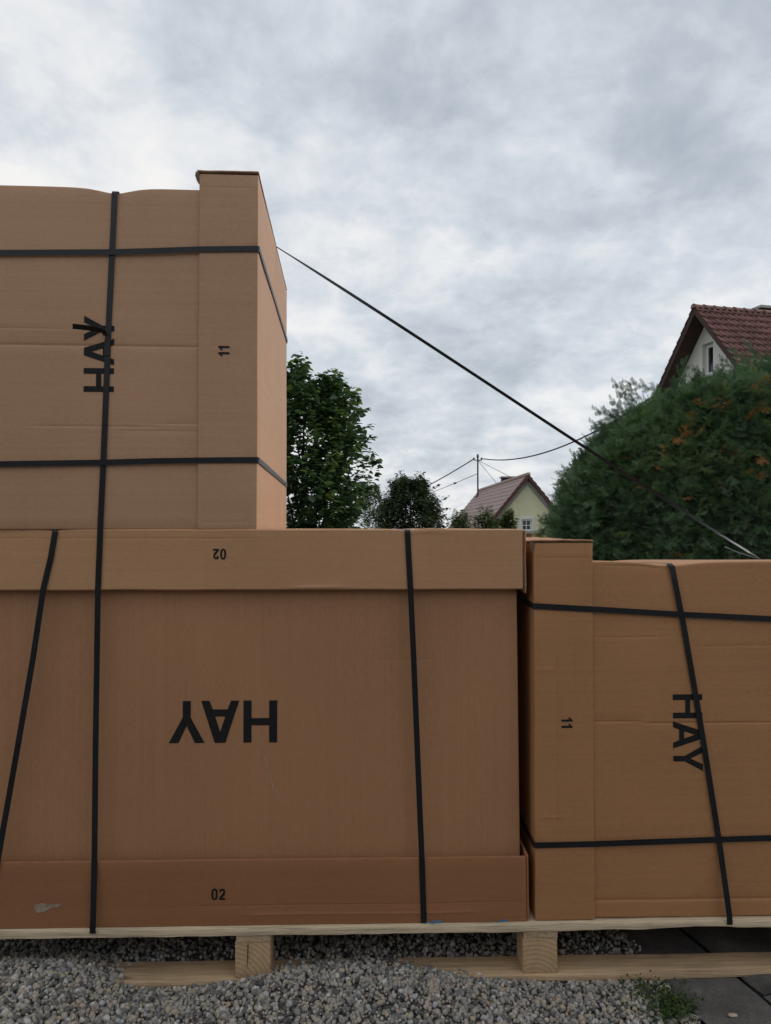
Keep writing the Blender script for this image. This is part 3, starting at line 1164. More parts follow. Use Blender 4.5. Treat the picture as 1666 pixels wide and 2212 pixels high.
rt = end_box(FL, (r_xl, r_xr, (r_xl, r_xc, r_xl), (r_xr - (r_xc - r_xl), r_xr, r_xr), r_z0, r_ztop, r_zcap, R_D, 0.036, (RF, RG), RBY),
             'brown box standing alone beside the long box, sideways lettering reading downward', M_RIGHT, (1485, 1582), -90, (1225, 1562), -90,
             rcre, [(r_strap, 0.010, 0.05)], 2.17 / FPX, rcap, [(FL.L(1203, 1600)[0], FL.L(1203, 1800)[1], FL.L(1203, 1385)[1]), (FL.L(1240, 1600)[0], FL.L(1240, 1480)[1], FL.L(1240, 1370)[1])])


# ------------------------------------------------------------------ straps
SW = 0.0165


def strap(label, path, group=None, width=SW, name='packing_strap'):
    """path: list of (world point, outward normal); corners are rounded by extra points"""
    P, N = [], []
    for i, (p, n) in enumerate(path):
        if i:
            seg = (p - P[-1]).length
            m = max(1, min(60, int(seg / 0.05)))
            p0, n0 = P[-1], N[-1]
            for k in range(1, m):
                t = k / m
                P.append(p0.lerp(p, t))
                N.append(n0.lerp(n, t).normalized())
        P.append(p)
        N.append(n.normalized())
    low = min(P, key=lambda q: q.z)
    root = empty(name, low)
    tag(root, label, 'strap', group)
    link('band', ribbon_mesh('band', P, N, width, 0.0009, low), M_STRAP, root)
    return root, low


def fl(fr, u, v, off):
    x, z = fr.L(u, v, off)
    return fr.w(x, off, z)


def build_straps():
    nF, nB = -FL.ey, FL.ey
    uF, uB = -FU.ey, FU.ey
    up_ = Vector((0, 0, 1))
    dn = -up_
    o = 0.0022

    # --- upper box, two level straps
    def level(fr, pts, xr, xl, D, BYoff, label, zback):
        f = -fr.ey
        path = []
        for u, v, off in pts:
            path.append((fl(fr, u, v, off), f))
        return path
    ux, uxl = u_xr, u_xl
    for (vals, zr, drop, lab) in ((((-203, 550.5), (0, 546), (240, 544.5), (330, 542), (425, 538.5), (470, 538), (552, 537)), UA, 0.0,
                                   'upper of two level black straps round the stacked top box'),
                                  (((-203, 1007.5), (0, 1002.5), (225, 999), (330, 996), (422, 994.5), (470, 994), (552, 993.5)), UB, 0.012,
                                   'lower of two level black straps round the stacked top box')):
        path = []
        for k, (u, v) in enumerate(vals):
            off = -o - 0.001 if u > 425 or u < -60 else (-o + 0.001 if u < 300 else -o)
            path.append((fl(FU, u, v, off), uF))
        z = path[-1][0].z
        path += [(FU.w(ux - 0.001, -o - 0.001, z), uF), (FU.w(ux + 0.0015, -o + 0.0005, z), (uF + FU.ex)), (FU.w(ux + o + 0.001, 0.004, z), FU.ex),
                 (FU.w(ux + o + 0.001, U_D - 0.01, z - drop), FU.ex), (FU.w(ux, U_D + o, z - drop), (FU.ex + uB)),
                 (FU.w(ux - 0.01, U_D + o, z - drop), uB), (FU.w(uxl + 0.01, U_D + o, z), uB), (FU.w(uxl - 0.002, U_D, z), uB - FU.ex),
                 (FU.w(uxl - 0.004, U_D - 0.01, z), -FU.ex), (FU.w(uxl - 0.004, 0.006, z), -FU.ex)]
        strap(lab, path, 'level straps round the top box')

    # --- long strap over both boxes and the pallet
    q = UBY - o - 0.0025
    path = [(FU.w(u_strap - 0.03, U_D + 0.03, 0.10), uB), (FU.w(u_strap - 0.03, U_D + 0.03, 1.2), uB), (FU.w(u_strap, U_D + 0.004, u_ztop - 0.004), uB),
            (FU.w(u_strap, U_D - 0.006, u_ztop + 0.003), up_ + uB), (FU.w(u_strap, U_D - 0.03, u_ztop + 0.003), up_),
            (FU.w(u_strap, 0.045, u_ztop - 0.009), up_), (FU.w(u_strap, UBY + 0.006, u_ztop - 0.0095), up_), (FU.w(u_strap, UBY + 0.0015, u_ztop - 0.0115), up_ + uF)]
    for u, v in ((248, 416), (245.5, 480), (242.5, 545), (235, 700), (229.5, 850), (223.5, 1000)):
        path.append((fl(FU, u, v, q - (0.0015 if v in (545, 1000) else 0) + (0.004 if v == 416 else 0)), uF))
    path.append((fl(FU, 217.5, 1128, q), uF))
    path.append((fl(FL, 216.8, 1147, -0.004), nF))
    for u, v, off in ((215.5, 1180, -0.0035), (212, 1272, -0.0035), (207, 1600, -0.006), (204.5, 1853, -0.0055), (201.5, 1985, -0.0185), (201, 1995, -0.0195), (200.5, 2012, -0.0195)):
        path.append((fl(FL, u, v, off), nF))
    e = fl(FL, 200.3, 2016, -0.0185)
    path += [(e, nF + dn), (e + FL.ey * 0.02 + dn * 0.002, dn), (e + FL.ey * 0.5 + dn * 0.002, dn)]
    root, low = strap('long black strap running down the top box, the long box and the pallet edge', path)
    # its friction weld and free tail
    p = [fl(FU, 228.5, 724, q - 0.0018), fl(FU, 225, 717, q - 0.006), fl(FU, 212, 712, q - 0.02), fl(FU, 190, 708, q - 0.036), fl(FU, 157, 704.5, q - 0.048)]
    n = [Vector((-0.5, -0.8, -0.3)), Vector((-0.3, -0.85, -0.45)), Vector((-0.1, -0.8, -0.6)), Vector((0, -0.75, -0.66)), Vector((0, -0.75, -0.66))]
    link('free_tail', ribbon_mesh('free_tail', p, n, SW, 0.0009, low), M_STRAP, root)
    p = [fl(FU, 233.2, 732, q - 0.0016), fl(FU, 231.4, 768, q - 0.0016)]
    link('weld_joint', ribbon_mesh('weld_joint', p, [uF, uF], SW + 0.0004, 0.0013, low), M_STRAP, root)

    # --- two straps round the long box
    D, zt = LOW['D'], LOW['ztop']
    for (pts, lab) in ((((880.5, 1149, -0.0032), (883, 1200, -0.0032), (887, 1272, -0.0035), (893, 1400, -0.004), (903, 1650, -0.0045), (911.5, 1853, -0.0048), (915.5, 1975, -0.0045)),
                        'steep black strap on the long box, on the blank side of its lettering'),
                       (((119.5, 1149, -0.0032), (110, 1205, -0.0032), (94, 1272, -0.0035), (72, 1420, -0.004), (40, 1605, -0.0045), (-4, 1856, -0.0048), (-26, 1978, -0.0045)),
                        'slanting black strap near the long strap on the long box')):
        f0 = fl(FL, *pts[0])
        x0 = FL.L(pts[0][0], pts[0][1])[0]
        x1 = FL.L(pts[-1][0], pts[-1][1])[0]
        path = [(FL.w(x1, D + 0.006, PT + 0.004), nB), (FL.w(x0, D + 0.006, zt - 0.01), nB), (FL.w(x0, D - 0.001, zt + 0.0005), up_ + nB), (FL.w(x0, D - 0.02, zt - 0.0008), up_),
                (FL.w(x0, 0.02, zt - 0.0018), up_), (FL.w(x0, 0.004, zt - 0.002), up_), (FL.w(x0, -0.001, zt - 0.004), up_ + nF)]
        path += [(fl(FL, *q_), nF) for q_ in pts]
        xe, ze = FL.L(pts[-1][0], pts[-1][1], -0.0045)
        path += [(FL.w(xe, -0.004, PT + 0.003), nF), (FL.w(xe, 0.004, PT + 0.0008), dn), (FL.w(xe, 0.05, PT + 0.0008), dn)]
        strap(lab, path, 'straps round the long box')

    # --- right box: two level straps and one upright
    for (vals, z0_, lab) in ((((1163, 1309.5), (1282, 1316), (1340, 1319.5), (1475, 1327.5), (1560, 1331.5), (1666, 1337), (2010, 1352), (2125, 1358)), RF,
                              'upper of two level black straps round the right-standing single box'),
                             (((1165, 1826), (1285, 1823), (1340, 1821), (1550, 1813.5), (1666, 1810), (2012, 1801), (2125, 1798)), RG,
                              'lower of two level black straps round the right-standing single box')):
        lab = lab.replace('right-standing single box', 'box beside the long one')
        z = fl(FL, vals[0][0], vals[0][1], -o - 0.001).z
        path = [(FL.w(r_xr, R_D + 0.003, z), nB), (FL.w(r_xl + 0.01, R_D + 0.003, z + 0.02), nB), (FL.w(r_xl - 0.0025, R_D, z + 0.02), nB - FL.ex), (FL.w(r_xl - 0.0042, R_D - 0.01, z + 0.02), -FL.ex),
                (FL.w(r_xl - 0.0042, 0.006, z + 0.001), -FL.ex), (FL.w(r_xl - 0.003, -0.0005, z), nF - FL.ex), (FL.w(r_xl + 0.004, -o - 0.001, z), nF)]
        for k, (u, v) in enumerate(vals):
            off = -o - 0.001 if (u < 1284 or u > 1700) else (-o + 0.001 if u > 1400 else -o)
            path.append((fl(FL, u, v, off), nF))
        strap(lab, path, 'level straps round the box beside the long one')
    q = RBY - o - 0.004
    path = [(FL.w(r_strap, R_D + 0.01, PT + 0.01), nB), (FL.w(r_strap, R_D + 0.002, r_ztop - 0.036 * R_D - 0.012), nB), (FL.w(r_strap, R_D - 0.012, r_ztop - 0.036 * R_D - 0.004), up_),
            (FL.w(r_strap, 0.05, r_ztop - 0.0075), up_), (FL.w(r_strap, RBY + 0.006, r_ztop - 0.0068), up_), (FL.w(r_strap, RBY + 0.0005, r_ztop - 0.0095), up_ + nF)]
    for u, v, off in ((1452, 1224, q + 0.0035), (1457, 1250, q), (1470, 1316, q - 0.002), (1476, 1345, q - 0.001), (1500, 1485, q), (1521, 1610, q), (1553, 1813, q - 0.0015), (1573.5, 1960, -0.017),
                      (1575.5, 1975, -0.018), (1576.5, 1990, -0.018)):
        path.append((fl(FL, u, v, off), nF))
    e = fl(FL, 1577, 1997, -0.017)
    path += [(e, nF + dn), (e + FL.ey * 0.02 + dn * 0.001, dn), (e + FL.ey * 0.4 + dn * 0.001, dn)]
    strap('slanting black strap crossing the lettering of the box beside the long one', path)

    # --- loose guy strap from the top box over the back of the right box
    s0 = 0.575
    top = FU.w(u_xr - 0.006, s0, u_zcap + 0.0075)
    A = FU.w(u_xr + 0.004, s0, u_zcap + 0.004)
    B = FL.w(FL.L(1640, 1207, R_D)[0], R_D - 0.005, r_ztop - 0.036 * R_D + 0.003)
    path = [(FU.w(u_xl + 0.2, s0 + 0.02, u_zcap + 0.0072), up_), (FU.w(u_xr - 0.03, s0, u_zcap + 0.0075), up_), (top, up_), (A, (up_ + FU.ex))]
    d = (B - A)
    nmid = Vector((0.0, -0.97, -0.25))
    ntop = Vector((0.35, -0.30, 0.9))
    for k in range(1, 40):
        t = k / 40
        p = A.lerp(B, t) + Vector((0, 0, 0.10 * t * (1 - t) * (1 - t) - 0.06 * t * (1 - t)))
        w = math.sin(math.pi * min(1, t * 1.25)) ** 1.5 if t < 0.8 else 0.0
        path.append((p, ntop.lerp(nmid, min(1.0, 1.15 * math.sin(math.pi * min(t, 0.94)) ** 0.6))))
    path += [(B, up_), (B + FL.ey * 0.012 + Vector((0.008, 0, -0.006)), up_ + nB), (B + FL.ey * 0.02 + Vector((0.03, 0, -0.5)), nB), (B + FL.ey * 0.03 + Vector((0.05, 0, r_z0 - B.z - 0.02)), nB)]
    root, low = strap('loose black strap slanting down through the air from the top box', path, width=0.0115)
    p = [fl(FL, 1641, 1206, R_D - 0.01), fl(FL, 1622, 1202, R_D - 0.02), fl(FL, 1592, 1193, R_D - 0.03), fl(FL, 1566, 1181, R_D - 0.02)]
    link('free_tail', ribbon_mesh('free_tail', p, [Vector((0.2, -0.35, 0.9))] * 4, SW, 0.0009, low), M_STRAP, root)


build_straps()


# ------------------------------------------------------------------ vegetation
def leaf_heart():
    v = np.array([(0, 0, 0), (-.36, .10, .05), (-.50, .42, .09), (-.30, .80, .05), (0, 1.08, -.10), (.30, .80, .05), (.50, .42, .09), (.36, .10, .05), (0, .45, -.02)])
    f = np.array([(8, 0, 1), (8, 1, 2), (8, 2, 3), (8, 3, 4), (8, 4, 5), (8, 5, 6), (8, 6, 7), (8, 7, 0)])
    return v, f


def leaf_small():
    v = np.array([(0, 0, 0), (-.26, .35, .06), (-.20, .75, .04), (0, 1.0, -.06), (.20, .75, .04), (.26, .35, .06), (0, .45, -.02)])
    f = np.array([(6, 0, 1), (6, 1, 2), (6, 2, 3), (6, 3, 4), (6, 4, 5), (6, 5, 0)])
    return v, f


M_LINDEN = mat_leaf('linden_leaf', [(0.0, (0.045, 0.085, 0.045)), (0.55, (0.070, 0.130, 0.060)), (0.85, (0.12, 0.19, 0.06)), (1.0, (0.22, 0.27, 0.07))], 0.40, 0.36, 0.55)
M_DARK = mat_leaf('dark_leaf', [(0.0, (0.035, 0.055, 0.030)), (0.6, (0.058, 0.085, 0.042)), (1.0, (0.11, 0.135, 0.06))], 0.30, 0.55, 0.25)
M_LIGHT = mat_leaf('light_leaf', [(0.0, (0.07, 0.11, 0.045)), (0.6, (0.12, 0.165, 0.060)), (1.0, (0.18, 0.21, 0.075))], 0.38)
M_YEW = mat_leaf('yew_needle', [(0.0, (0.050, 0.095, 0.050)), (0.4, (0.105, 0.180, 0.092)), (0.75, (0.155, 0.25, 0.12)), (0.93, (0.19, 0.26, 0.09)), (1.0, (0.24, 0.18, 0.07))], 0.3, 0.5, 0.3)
M_DEAD = mat_leaf('dead_needle', [(0.0, (0.32, 0.12, 0.035)), (1.0, (0.50, 0.25, 0.08))], 0.2, 0.7)
M_BARK = mat_plain('bark', (0.055, 0.042, 0.032), 0.95, 0.1, 0.35, 14, 0.01)
M_CORE = mat_plain('core_mass', (0.045, 0.062, 0.042), 0.95, 0.05, 0.4, 9, 0.03)


def leafy(name, label, base, ztop, prof, nshoots, nleaf, lsize, tmpl, mat, cat='tree', shoot_len=0.45, up=0.5, droop=0.5, trunk_r=0.09, core=0.55, spikes=(), group=None):
    """prof(t) crown radius (m) at height fraction t of the crown; base is the foot of the trunk, prof starts at crown_z"""
    crown_z0 = prof.z0
    root = empty(name, base)
    tag(root, label, cat, group)
    Hc = ztop - crown_z0
    ax = np.array([base.x, base.y])
    shoots = []
    for i in range(nshoots):
        t = rng.uniform(0, 1) ** 0.9
        ang = rng.uniform(0, 2 * math.pi)
        lump = 1 + 0.34 * mnoise.noise((math.cos(ang) * 1.9 + base.x, math.sin(ang) * 1.9, t * 5.0))
        rr = prof(t) * lump * (rng.uniform(core, 1.0))
        p = np.array([ax[0] + math.cos(ang) * rr, ax[1] + math.sin(ang) * rr, crown_z0 + t * Hc * lump ** 0.3])
        d = np.array([math.cos(ang) * (1.1 - t), math.sin(ang) * (1.1 - t), up + 0.9 * t]) + rng.normal(0, 0.25, 3)
        d /= np.linalg.norm(d)
        L_ = shoot_len * rng.uniform(0.6, 1.25)
        shoots.append((p - d * L_ * 0.8, d, L_))
    for (p, d, L_) in spikes:
        shoots.append((np.array(p), np.array(d) / np.linalg.norm(d), L_))
    P, D, S, T = [], [], [], []
    for (p, d, L_) in shoots:
        sh = rng.normal(0, 0.13)
        for k in range(nleaf):
            s = (k + rng.uniform(0, 0.8)) / nleaf
            pos = p + d * L_ * s + np.array([0, 0, -0.10 * L_ * s * s])
            a = rng.uniform(0, 2 * math.pi)
            side_ = np.array([math.cos(a), math.sin(a), 0.0])
            f = side_ * 0.9 + d * 0.35 + np.array([0, 0, -droop * rng.uniform(0.2, 1.3)])
            P.append(pos + side_ * lsize * 0.25)
            D.append(f)
            S.append(lsize * rng.uniform(0.65, 1.2) * (1.0 - 0.35 * (s > 0.85)))
            T.append(np.clip(0.42 + sh * 1.5 + rng.normal(0, 0.18) + 0.35 * s * (rng.uniform() < 0.4), 0, 1))
    P, D, S, T = np.array(P), np.array(D), np.array(S), np.array(T)
    n = len(P)
    Rm = basis(D, np.tile([0, 0, 1.0], (n, 1)) + rng.normal(0, 0.35, (n, 3)))
    tv, tf = tmpl
    V, F = scatter(tv, tf, Rm, P - np.array(base), S)
    cr = link('crown', mesh_np('crown', V, F, False, np.repeat(T, len(tv))), mat, root)
    tag(cr, kind='stuff')
    # trunk and limbs
    TV, TF = [], []

    def add(pts, rad, sides=7):
        v, f = tube_vf([q - base for q in pts], rad, sides)
        o = len(TV)
        TV.extend(v)
        TF.extend([tuple(i + o for i in q) for q in f])
    zt = crown_z0 + Hc * 0.8
    pts = [Vector((base.x + 0.05 * mnoise.noise((k * 0.7, base.x, 0)), base.y + 0.05 * mnoise.noise((k * 0.7, base.x, 5)), base.z + (zt - base.z) * k / 8)) for k in range(9)]
    add(pts, [trunk_r * (1 - 0.85 * k / 8) for k in range(9)], 9)
    for i in range(26):
        p, d, L_ = shoots[rng.integers(0, nshoots)]
        k = rng.integers(3, 8)
        a_, b_ = pts[k], Vector(p)
        m = a_.lerp(b_, 0.5) + Vector((0, 0, 0.08))
        r0 = trunk_r * (1 - 0.85 * k / 8) * 0.5
        add([a_, m, b_, b_ + Vector(d) * L_ * 0.7], [r0, r0 * 0.6, r0 * 0.3, 0.003], 5)
    link('trunk', mesh('trunk', TV, TF, True), M_BARK, root)
    return root


class Prof:
    def __init__(self, z0, pts):
        self.z0, self.pts = z0, pts

    def __call__(self, t):
        p = self.pts
        for i in range(len(p) - 1):
            if t <= p[i + 1][0]:
                a = (t - p[i][0]) / (p[i + 1][0] - p[i][0])
                return p[i][1] + (p[i + 1][1] - p[i][1]) * a
        return p[-1][1]


def build_trees():
    # broad-leaved tree rising behind the top box
    Y = 14.0
    c = at(655, 1140, Y)
    base = Vector((c.x, Y, ground_z(c.x, Y) - 0.05))
    ztop = at(700, 800, Y).z
    spikes = []
    for (u, v, du, dv) in ((640, 835, 6, -30), (690, 830, 5, -28), (720, 840, 12, -30), (745, 870, 14, -26), (765, 905, 24, -26), (780, 960, 26, -22), (775, 935, 28, -20), (795, 1000, 18, -8), (790, 1055, 20, -10), (655, 820, -4, -22)):
        p = at(u, v, Y - 0.3)
        q = at(u + du, v + dv, Y - 0.4)
        spikes.append((tuple(p), tuple(q - p), (q - p).length * 1.15))
    leafy('broadleaf_tree', 'tall dense tree with big heart-shaped leaves rising beside the top box', base, ztop,
          Prof(base.z + 0.9, [(0, 0.9), (0.15, 1.15), (0.4, 1.27), (0.6, 1.24), (0.8, 1.1), (0.92, 0.88), (1, 0.55)]), 1250, 15, 0.120, leaf_heart(), M_LINDEN, shoot_len=0.50, droop=0.55, spikes=spikes)
    # darker small-leaved tree
    Y = 19.0
    c = at(884, 1140, Y)
    base = Vector((c.x, Y, ground_z(c.x, Y) - 0.05))
    ztop = at(884, 1030, Y).z
    spikes = []
    for (u, v, du, dv) in ((945, 1100, 28, -6), (945, 1085, 20, -16), (930, 1060, 14, -16), (870, 1045, 4, -18), (845, 1045, -5, -12), (940, 1120, 24, -12), (955, 1115, 18, 4), (905, 1050, 12, -12)):
        p = at(u, v, Y - 0.2)
        q = at(u + du, v + dv, Y - 0.3)
        spikes.append((tuple(p), tuple(q - p), (q - p).length * 1.15))
    leafy('orchard_tree', 'low dark round-topped tree with small leaves beyond the big-leaved tree', base, ztop,
          Prof(base.z + 0.7, [(0, 0.8), (0.25, 1.02), (0.6, 1.0), (0.78, 0.92), (0.92, 0.68), (1, 0.38)]), 3200, 16, 0.090, leaf_small(), M_DARK, shoot_len=0.34, droop=0.7, spikes=spikes)
    # pale shrub tips between the two trees
    Y = 23.0
    c = at(806, 1100, Y)
    base = Vector((c.x, Y, ground_z(c.x, Y) - 0.05))
    leafy('shrub', 'pale green shrub showing between the two dark trees', base, at(806, 1046, Y).z,
          Prof(base.z + 0.8, [(0, 0.5), (0.5, 0.62), (0.85, 0.4), (1, 0.15)]), 700, 14, 0.09, leaf_small(), M_LIGHT, cat='shrub', shoot_len=0.4, trunk_r=0.04)
    # bushes in front of the yellow house
    Y = 26.0
    for (u, vt, wid, lab) in ((1000, 1106, 0.66, 'light green bush beside the dark tree, before the yellow house roof'),
                              (1046, 1100, 0.80, 'light green bush before the red roof of the yellow house'),
                              (1094, 1104, 0.46, 'loose bush before the wall of the yellow house, beside its window')):
        c = at(u, 1140, Y)
        base = Vector((c.x, Y + random.uniform(-1, 1), ground_z(c.x, Y) - 0.05))
        leafy('bush', lab, base, at(u, vt, Y).z, Prof(base.z + 0.6, [(0, wid * 0.8), (0.6, wid), (0.85, wid * 0.75), (1, wid * 0.3)]), 900, 13, 0.11, leaf_small(), M_LIGHT,
              cat='bush', shoot_len=0.5, up=0.9, droop=0.3, trunk_r=0.04, core=0.4)


build_trees()


def yew_template(seed, long=False):
    r = np.random.default_rng(seed)
    V, F = [], []

    def needle(p, d, L_, w):
        d = d / np.linalg.norm(d)
        s = np.cross(d, [0, 0, 1.0])
        s /= np.linalg.norm(s) + 1e-9
        b = len(V)
        V.extend([p, p + d * L_ * 0.5 + s * w, p + d * L_, p + d * L_ * 0.5 - s * w])
        F.append((b, b + 1, b + 2, b + 3))

    nw = 0.013 if long else 0.021

    def twig(p, d, L_, n, nl):
        d = d / np.linalg.norm(d)
        s = np.cross(d, [0, 0, 1.0])
        s /= np.linalg.norm(s)
        b = len(V)
        w = 0.012
        V.extend([p - s * w, p + s * w, p + d * L_ + s * w * 0.4, p + d * L_ - s * w * 0.4])
        F.append((b, b + 1, b + 2, b + 3))
        for k in range(n):
            t = (k + 0.5) / n
            for sg in (-1, 1):
                q = p + d * L_ * t
                dd = d * 0.65 + s * sg * 1.0 + np.array([0, 0, r.normal(0.1, 0.28)])
                needle(q, dd, nl * r.uniform(0.75, 1.1) * (1.15 - 0.5 * t), nw)
    if long:
        twig(np.array([0, 0, 0.0]), np.array([0.0, 1, 0.02]), 1.0, 22, 0.11)
        for k, (t, sg, L_) in enumerate(((0.25, 1, 0.30), (0.4, -1, 0.32), (0.55, 1, 0.24), (0.7, -1, 0.20), (0.12, -1, 0.3))):
            twig(np.array([0, t, 0.0]), np.array([sg * 0.75, 0.9, r.normal(0.1, 0.1)]), L_, 7, 0.10)
    else:
        twig(np.array([0, 0, 0.0]), np.array([0.0, 1, 0.0]), 1.0, 9, 0.20)
        for (t, sg, L_) in ((0.2, 1, 0.55), (0.35, -1, 0.5), (0.6, 1, 0.34)):
            twig(np.array([0, t, 0.0]), np.array([sg * 0.8, 0.75, r.normal(0.0, 0.15)]), L_ * r.uniform(0.8, 1.15), 5, 0.19)
    return np.array(V), np.array(F)


def build_hedge():
    Y = 8.0
    prof = [(1196, 1178), (1199, 1150), (1206, 1128), (1222, 1085), (1238, 1052), (1262, 1015), (1290, 985), (1318, 955), (1350, 925), (1385, 898), (1430, 872), (1480, 856), (1540, 846), (1600, 828), (1666, 795), (1760, 750), (1900, 740), (2050, 760)]
    PX = [(at(u, v, Y).x, at(u, v, Y).z) for u, v in prof]
    x0, x1 = PX[0][0], PX[-1][0] + 0.4
    gz = ground_z(0, Y)
    xs = np.array([p[0] for p in PX])
    hs = np.array([p[1] for p in PX])

    def top(x):
        return float(np.interp(x, xs, hs))

    def halfw(x):
        t = (x - x0) / 0.8
        return 0.25 + 0.85 * min(1.0, max(0.0, t)) ** 0.5

    def surf(x, a):
        """a in 0..1 runs up the front face, over the top and down the back"""
        h, w = top(x) - gz, halfw(x)
        th = math.pi * a
        c, s = math.cos(th), math.sin(th)
        e = 0.55
        return Vector((x, Y - math.copysign(abs(c) ** e, c) * w, gz + abs(s) ** e * h))
    root = empty('yew_hedge', (x0 + 2.0, Y, gz))
    tag(root, 'large dark green yew hedge with a few orange dead sprigs, behind the lone box', 'hedge')
    org = np.array((x0 + 2.0, Y, gz))
    # solid dark core added inside the hedge to block sky between sprigs
    nx, na = 40, 26
    V, F = [], []
    for i in range(nx + 1):
        x = x0 + 0.05 + (x1 - x0 - 0.1) * i / nx
        for j in range(na + 1):
            p = surf(x, j / na)
            q = Vector((p.x + 0.05, Y + (p.y - Y) * 0.86, gz + (p.z - gz) * 0.965 - 0.05))
            q += Vector((0, 0.06, 0.06)) * mnoise.noise((q.x * 4, q.y * 4, q.z * 4))
            V.append(tuple(np.array(q) - org))
    for i in range(nx):
        for j in range(na):
            a = i * (na + 1) + j
            F.append((a, a + 1, a + na + 2, a + na + 1))
    F.append(tuple(range(na + 1)))
    F.append(tuple(nx * (na + 1) + j for j in range(na, -1, -1)))
    link('inner_core', mesh('inner_core', V, F, True), M_CORE, root)
    tmpl = [yew_template(s) for s in range(5)]
    longt = [yew_template(50 + s, True) for s in range(3)]
    P, D, U, S, T = [], [], [], [], []

    def put(x, a, depth, size, outw, bias=0.0):
        p = surf(x, a)
        pa = surf(x, min(1, a + 0.01)) - surf(x, max(0, a - 0.01))
        px_ = surf(x + 0.02, a) - surf(x - 0.02, a)
        n = pa.cross(px_)
        n.normalize()
        if n.dot(p - Vector((p.x + 0.7, Y, gz + 0.6))) < 0:
            n = -n
        lump = 0.09 * mnoise.noise((p.x * 2.2, p.y * 2.2, p.z * 2.2)) + 0.06 * mnoise.noise((p.x * 6, p.y * 6, p.z * 6))
        pos = p + n * (lump - depth)
        d = n * outw + Vector(rand_dirs(1)[0]) * 0.75 + Vector((0, 0, 0.15))
        P.append(pos)
        D.append(d)
        U.append(n * 0.4 + Vector((0, 0, 0.8)) + Vector(rand_dirs(1)[0]) * 0.5)
        S.append(size)
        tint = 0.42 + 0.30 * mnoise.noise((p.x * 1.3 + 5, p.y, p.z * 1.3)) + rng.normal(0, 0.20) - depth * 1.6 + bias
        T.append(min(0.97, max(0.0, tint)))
    for i in range(14500):
        x = x0 + (x1 - x0) * rng.uniform(0, 1) ** 1.15
        a = rng.uniform(0.04, 0.62) if rng.uniform() < 0.86 else rng.uniform(0.6, 0.95)
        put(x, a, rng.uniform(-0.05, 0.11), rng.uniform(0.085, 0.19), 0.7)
    Vs, Fs, Ts, off = [], [], [], 0

    def flush(tset):
        nonlocal P, D, U, S, T, off
        P_, D_, U_, S_, T_ = (np.array([tuple(q) for q in P]), np.array([tuple(q) for q in D]), np.array([tuple(q) for q in U]), np.array(S), np.array(T))
        which = rng.integers(0, len(tset), len(P_))
        for k, (tv, tf) in enumerate(tset):
            s = which == k
            if not s.any():
                continue
            V, F = scatter(tv, tf, basis(D_[s], U_[s]), P_[s] - org, S_[s])
            Vs.append(V)
            Fs.append(F + off)
            off += len(V)
            Ts.append(np.repeat(T_[s], len(tv)))
        P, D, U, S, T = [], [], [], [], []
    flush(tmpl)
    # long free shoots along the shoulder and the crest
    for i in range(150):
        x = x0 + (x1 - x0) * rng.uniform(0.02, 0.9)
        put(x, rng.uniform(0.40, 0.60), 0.12, rng.uniform(0.26, 0.42), 0.9, -0.15)
        D[-1] = Vector((-0.35, -0.1, 0.85)) + Vector(rand_dirs(1)[0]) * 0.4
    for (u, v, u2, v2) in ((1360, 925, 1302, 898), (1385, 880, 1341, 840), (1375, 920, 1335, 877), (1420, 850, 1367, 838), (1350, 965, 1295, 927), (1345, 950, 1290, 962), (1390, 900, 1350, 862), (1395, 870, 1365, 850),
                           (1465, 850, 1492, 792), (1540, 830, 1510, 805), (1570, 830, 1572, 797), (1600, 815, 1570, 785), (1625, 800, 1590, 765), (1655, 790, 1622, 752), (1640, 800, 1640, 770),
                           (1380, 935, 1330, 905), (1370, 940, 1318, 935), (1228, 1100, 1214, 1075), (1215, 1150, 1180, 1130), (1240, 1070, 1222, 1052), (1285, 1010, 1268, 985)):
        p, q = at(u - 8, v - 8, Y - 0.25), at(u2 - 12, v2 - 12, Y - 0.3)
        P.append(p)
        D.append(q - p)
        U.append(Vector((0.2, -0.95, 0.15)))
        S.append((q - p).length * 1.2)
        T.append(rng.uniform(0.0, 0.15))
    flush(longt)
    me = mesh_np('foliage', np.concatenate(Vs), np.concatenate(Fs), False, np.concatenate(Ts))
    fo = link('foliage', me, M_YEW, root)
    tag(fo, kind='stuff')
    # withered orange sprigs
    dv, df = yew_template(77)
    dme = mesh_np('dead_sprig', dv, df, False, rng.uniform(0, 1, len(dv)))
    dme.materials.append(M_DEAD)
    spots = [(1488, 905), (1512, 880), (1540, 868), (1562, 868), (1530, 885), (1555, 890), (1650, 838), (1660, 860), (1645, 870), (1632, 860), (1580, 1000), (1577, 1012), (1578, 990), (1470, 942), (1480, 950), (1500, 950),
             (1545, 985), (1593, 978), (1560, 1055), (1612, 1030), (1640, 1040), (1424, 1000), (1420, 1010), (1380, 1055), (1470, 1075), (1345, 985), (1318, 990), (1310, 1005), (1440, 960), (1610, 915), (1460, 1205), (1452, 1203), (1650, 985), (1627, 900)]
    for (u, v) in spots:
        y_ = Y - 1.13
        p = at(u, v, y_)
        w = halfw(p.x)
        # slide onto the hedge surface along the sight line
        for _ in range(30):
            h = top(p.x) - gz
            zz = min(1.0, max(0.0, (p.z - gz) / max(0.2, h)))
            th = math.asin(min(1, zz ** (1 / 0.55)))
            ys = Y - (math.cos(th) ** 0.55) * halfw(p.x) - 0.04
            p = at(u, v, ys)
        o = bpy.data.objects.new('dead_sprig', dme)
        COL.objects.link(o)
        o.parent = root
        o.location = p - Vector(org)
        d = Vector((random.uniform(-0.7, 0.7), -0.8, random.uniform(-0.7, 0.9)))
        up_ = Vector((0.1, -0.5, 0.8))
        B = basis(np.array([tuple(d)]), np.array([tuple(up_)]))[0]
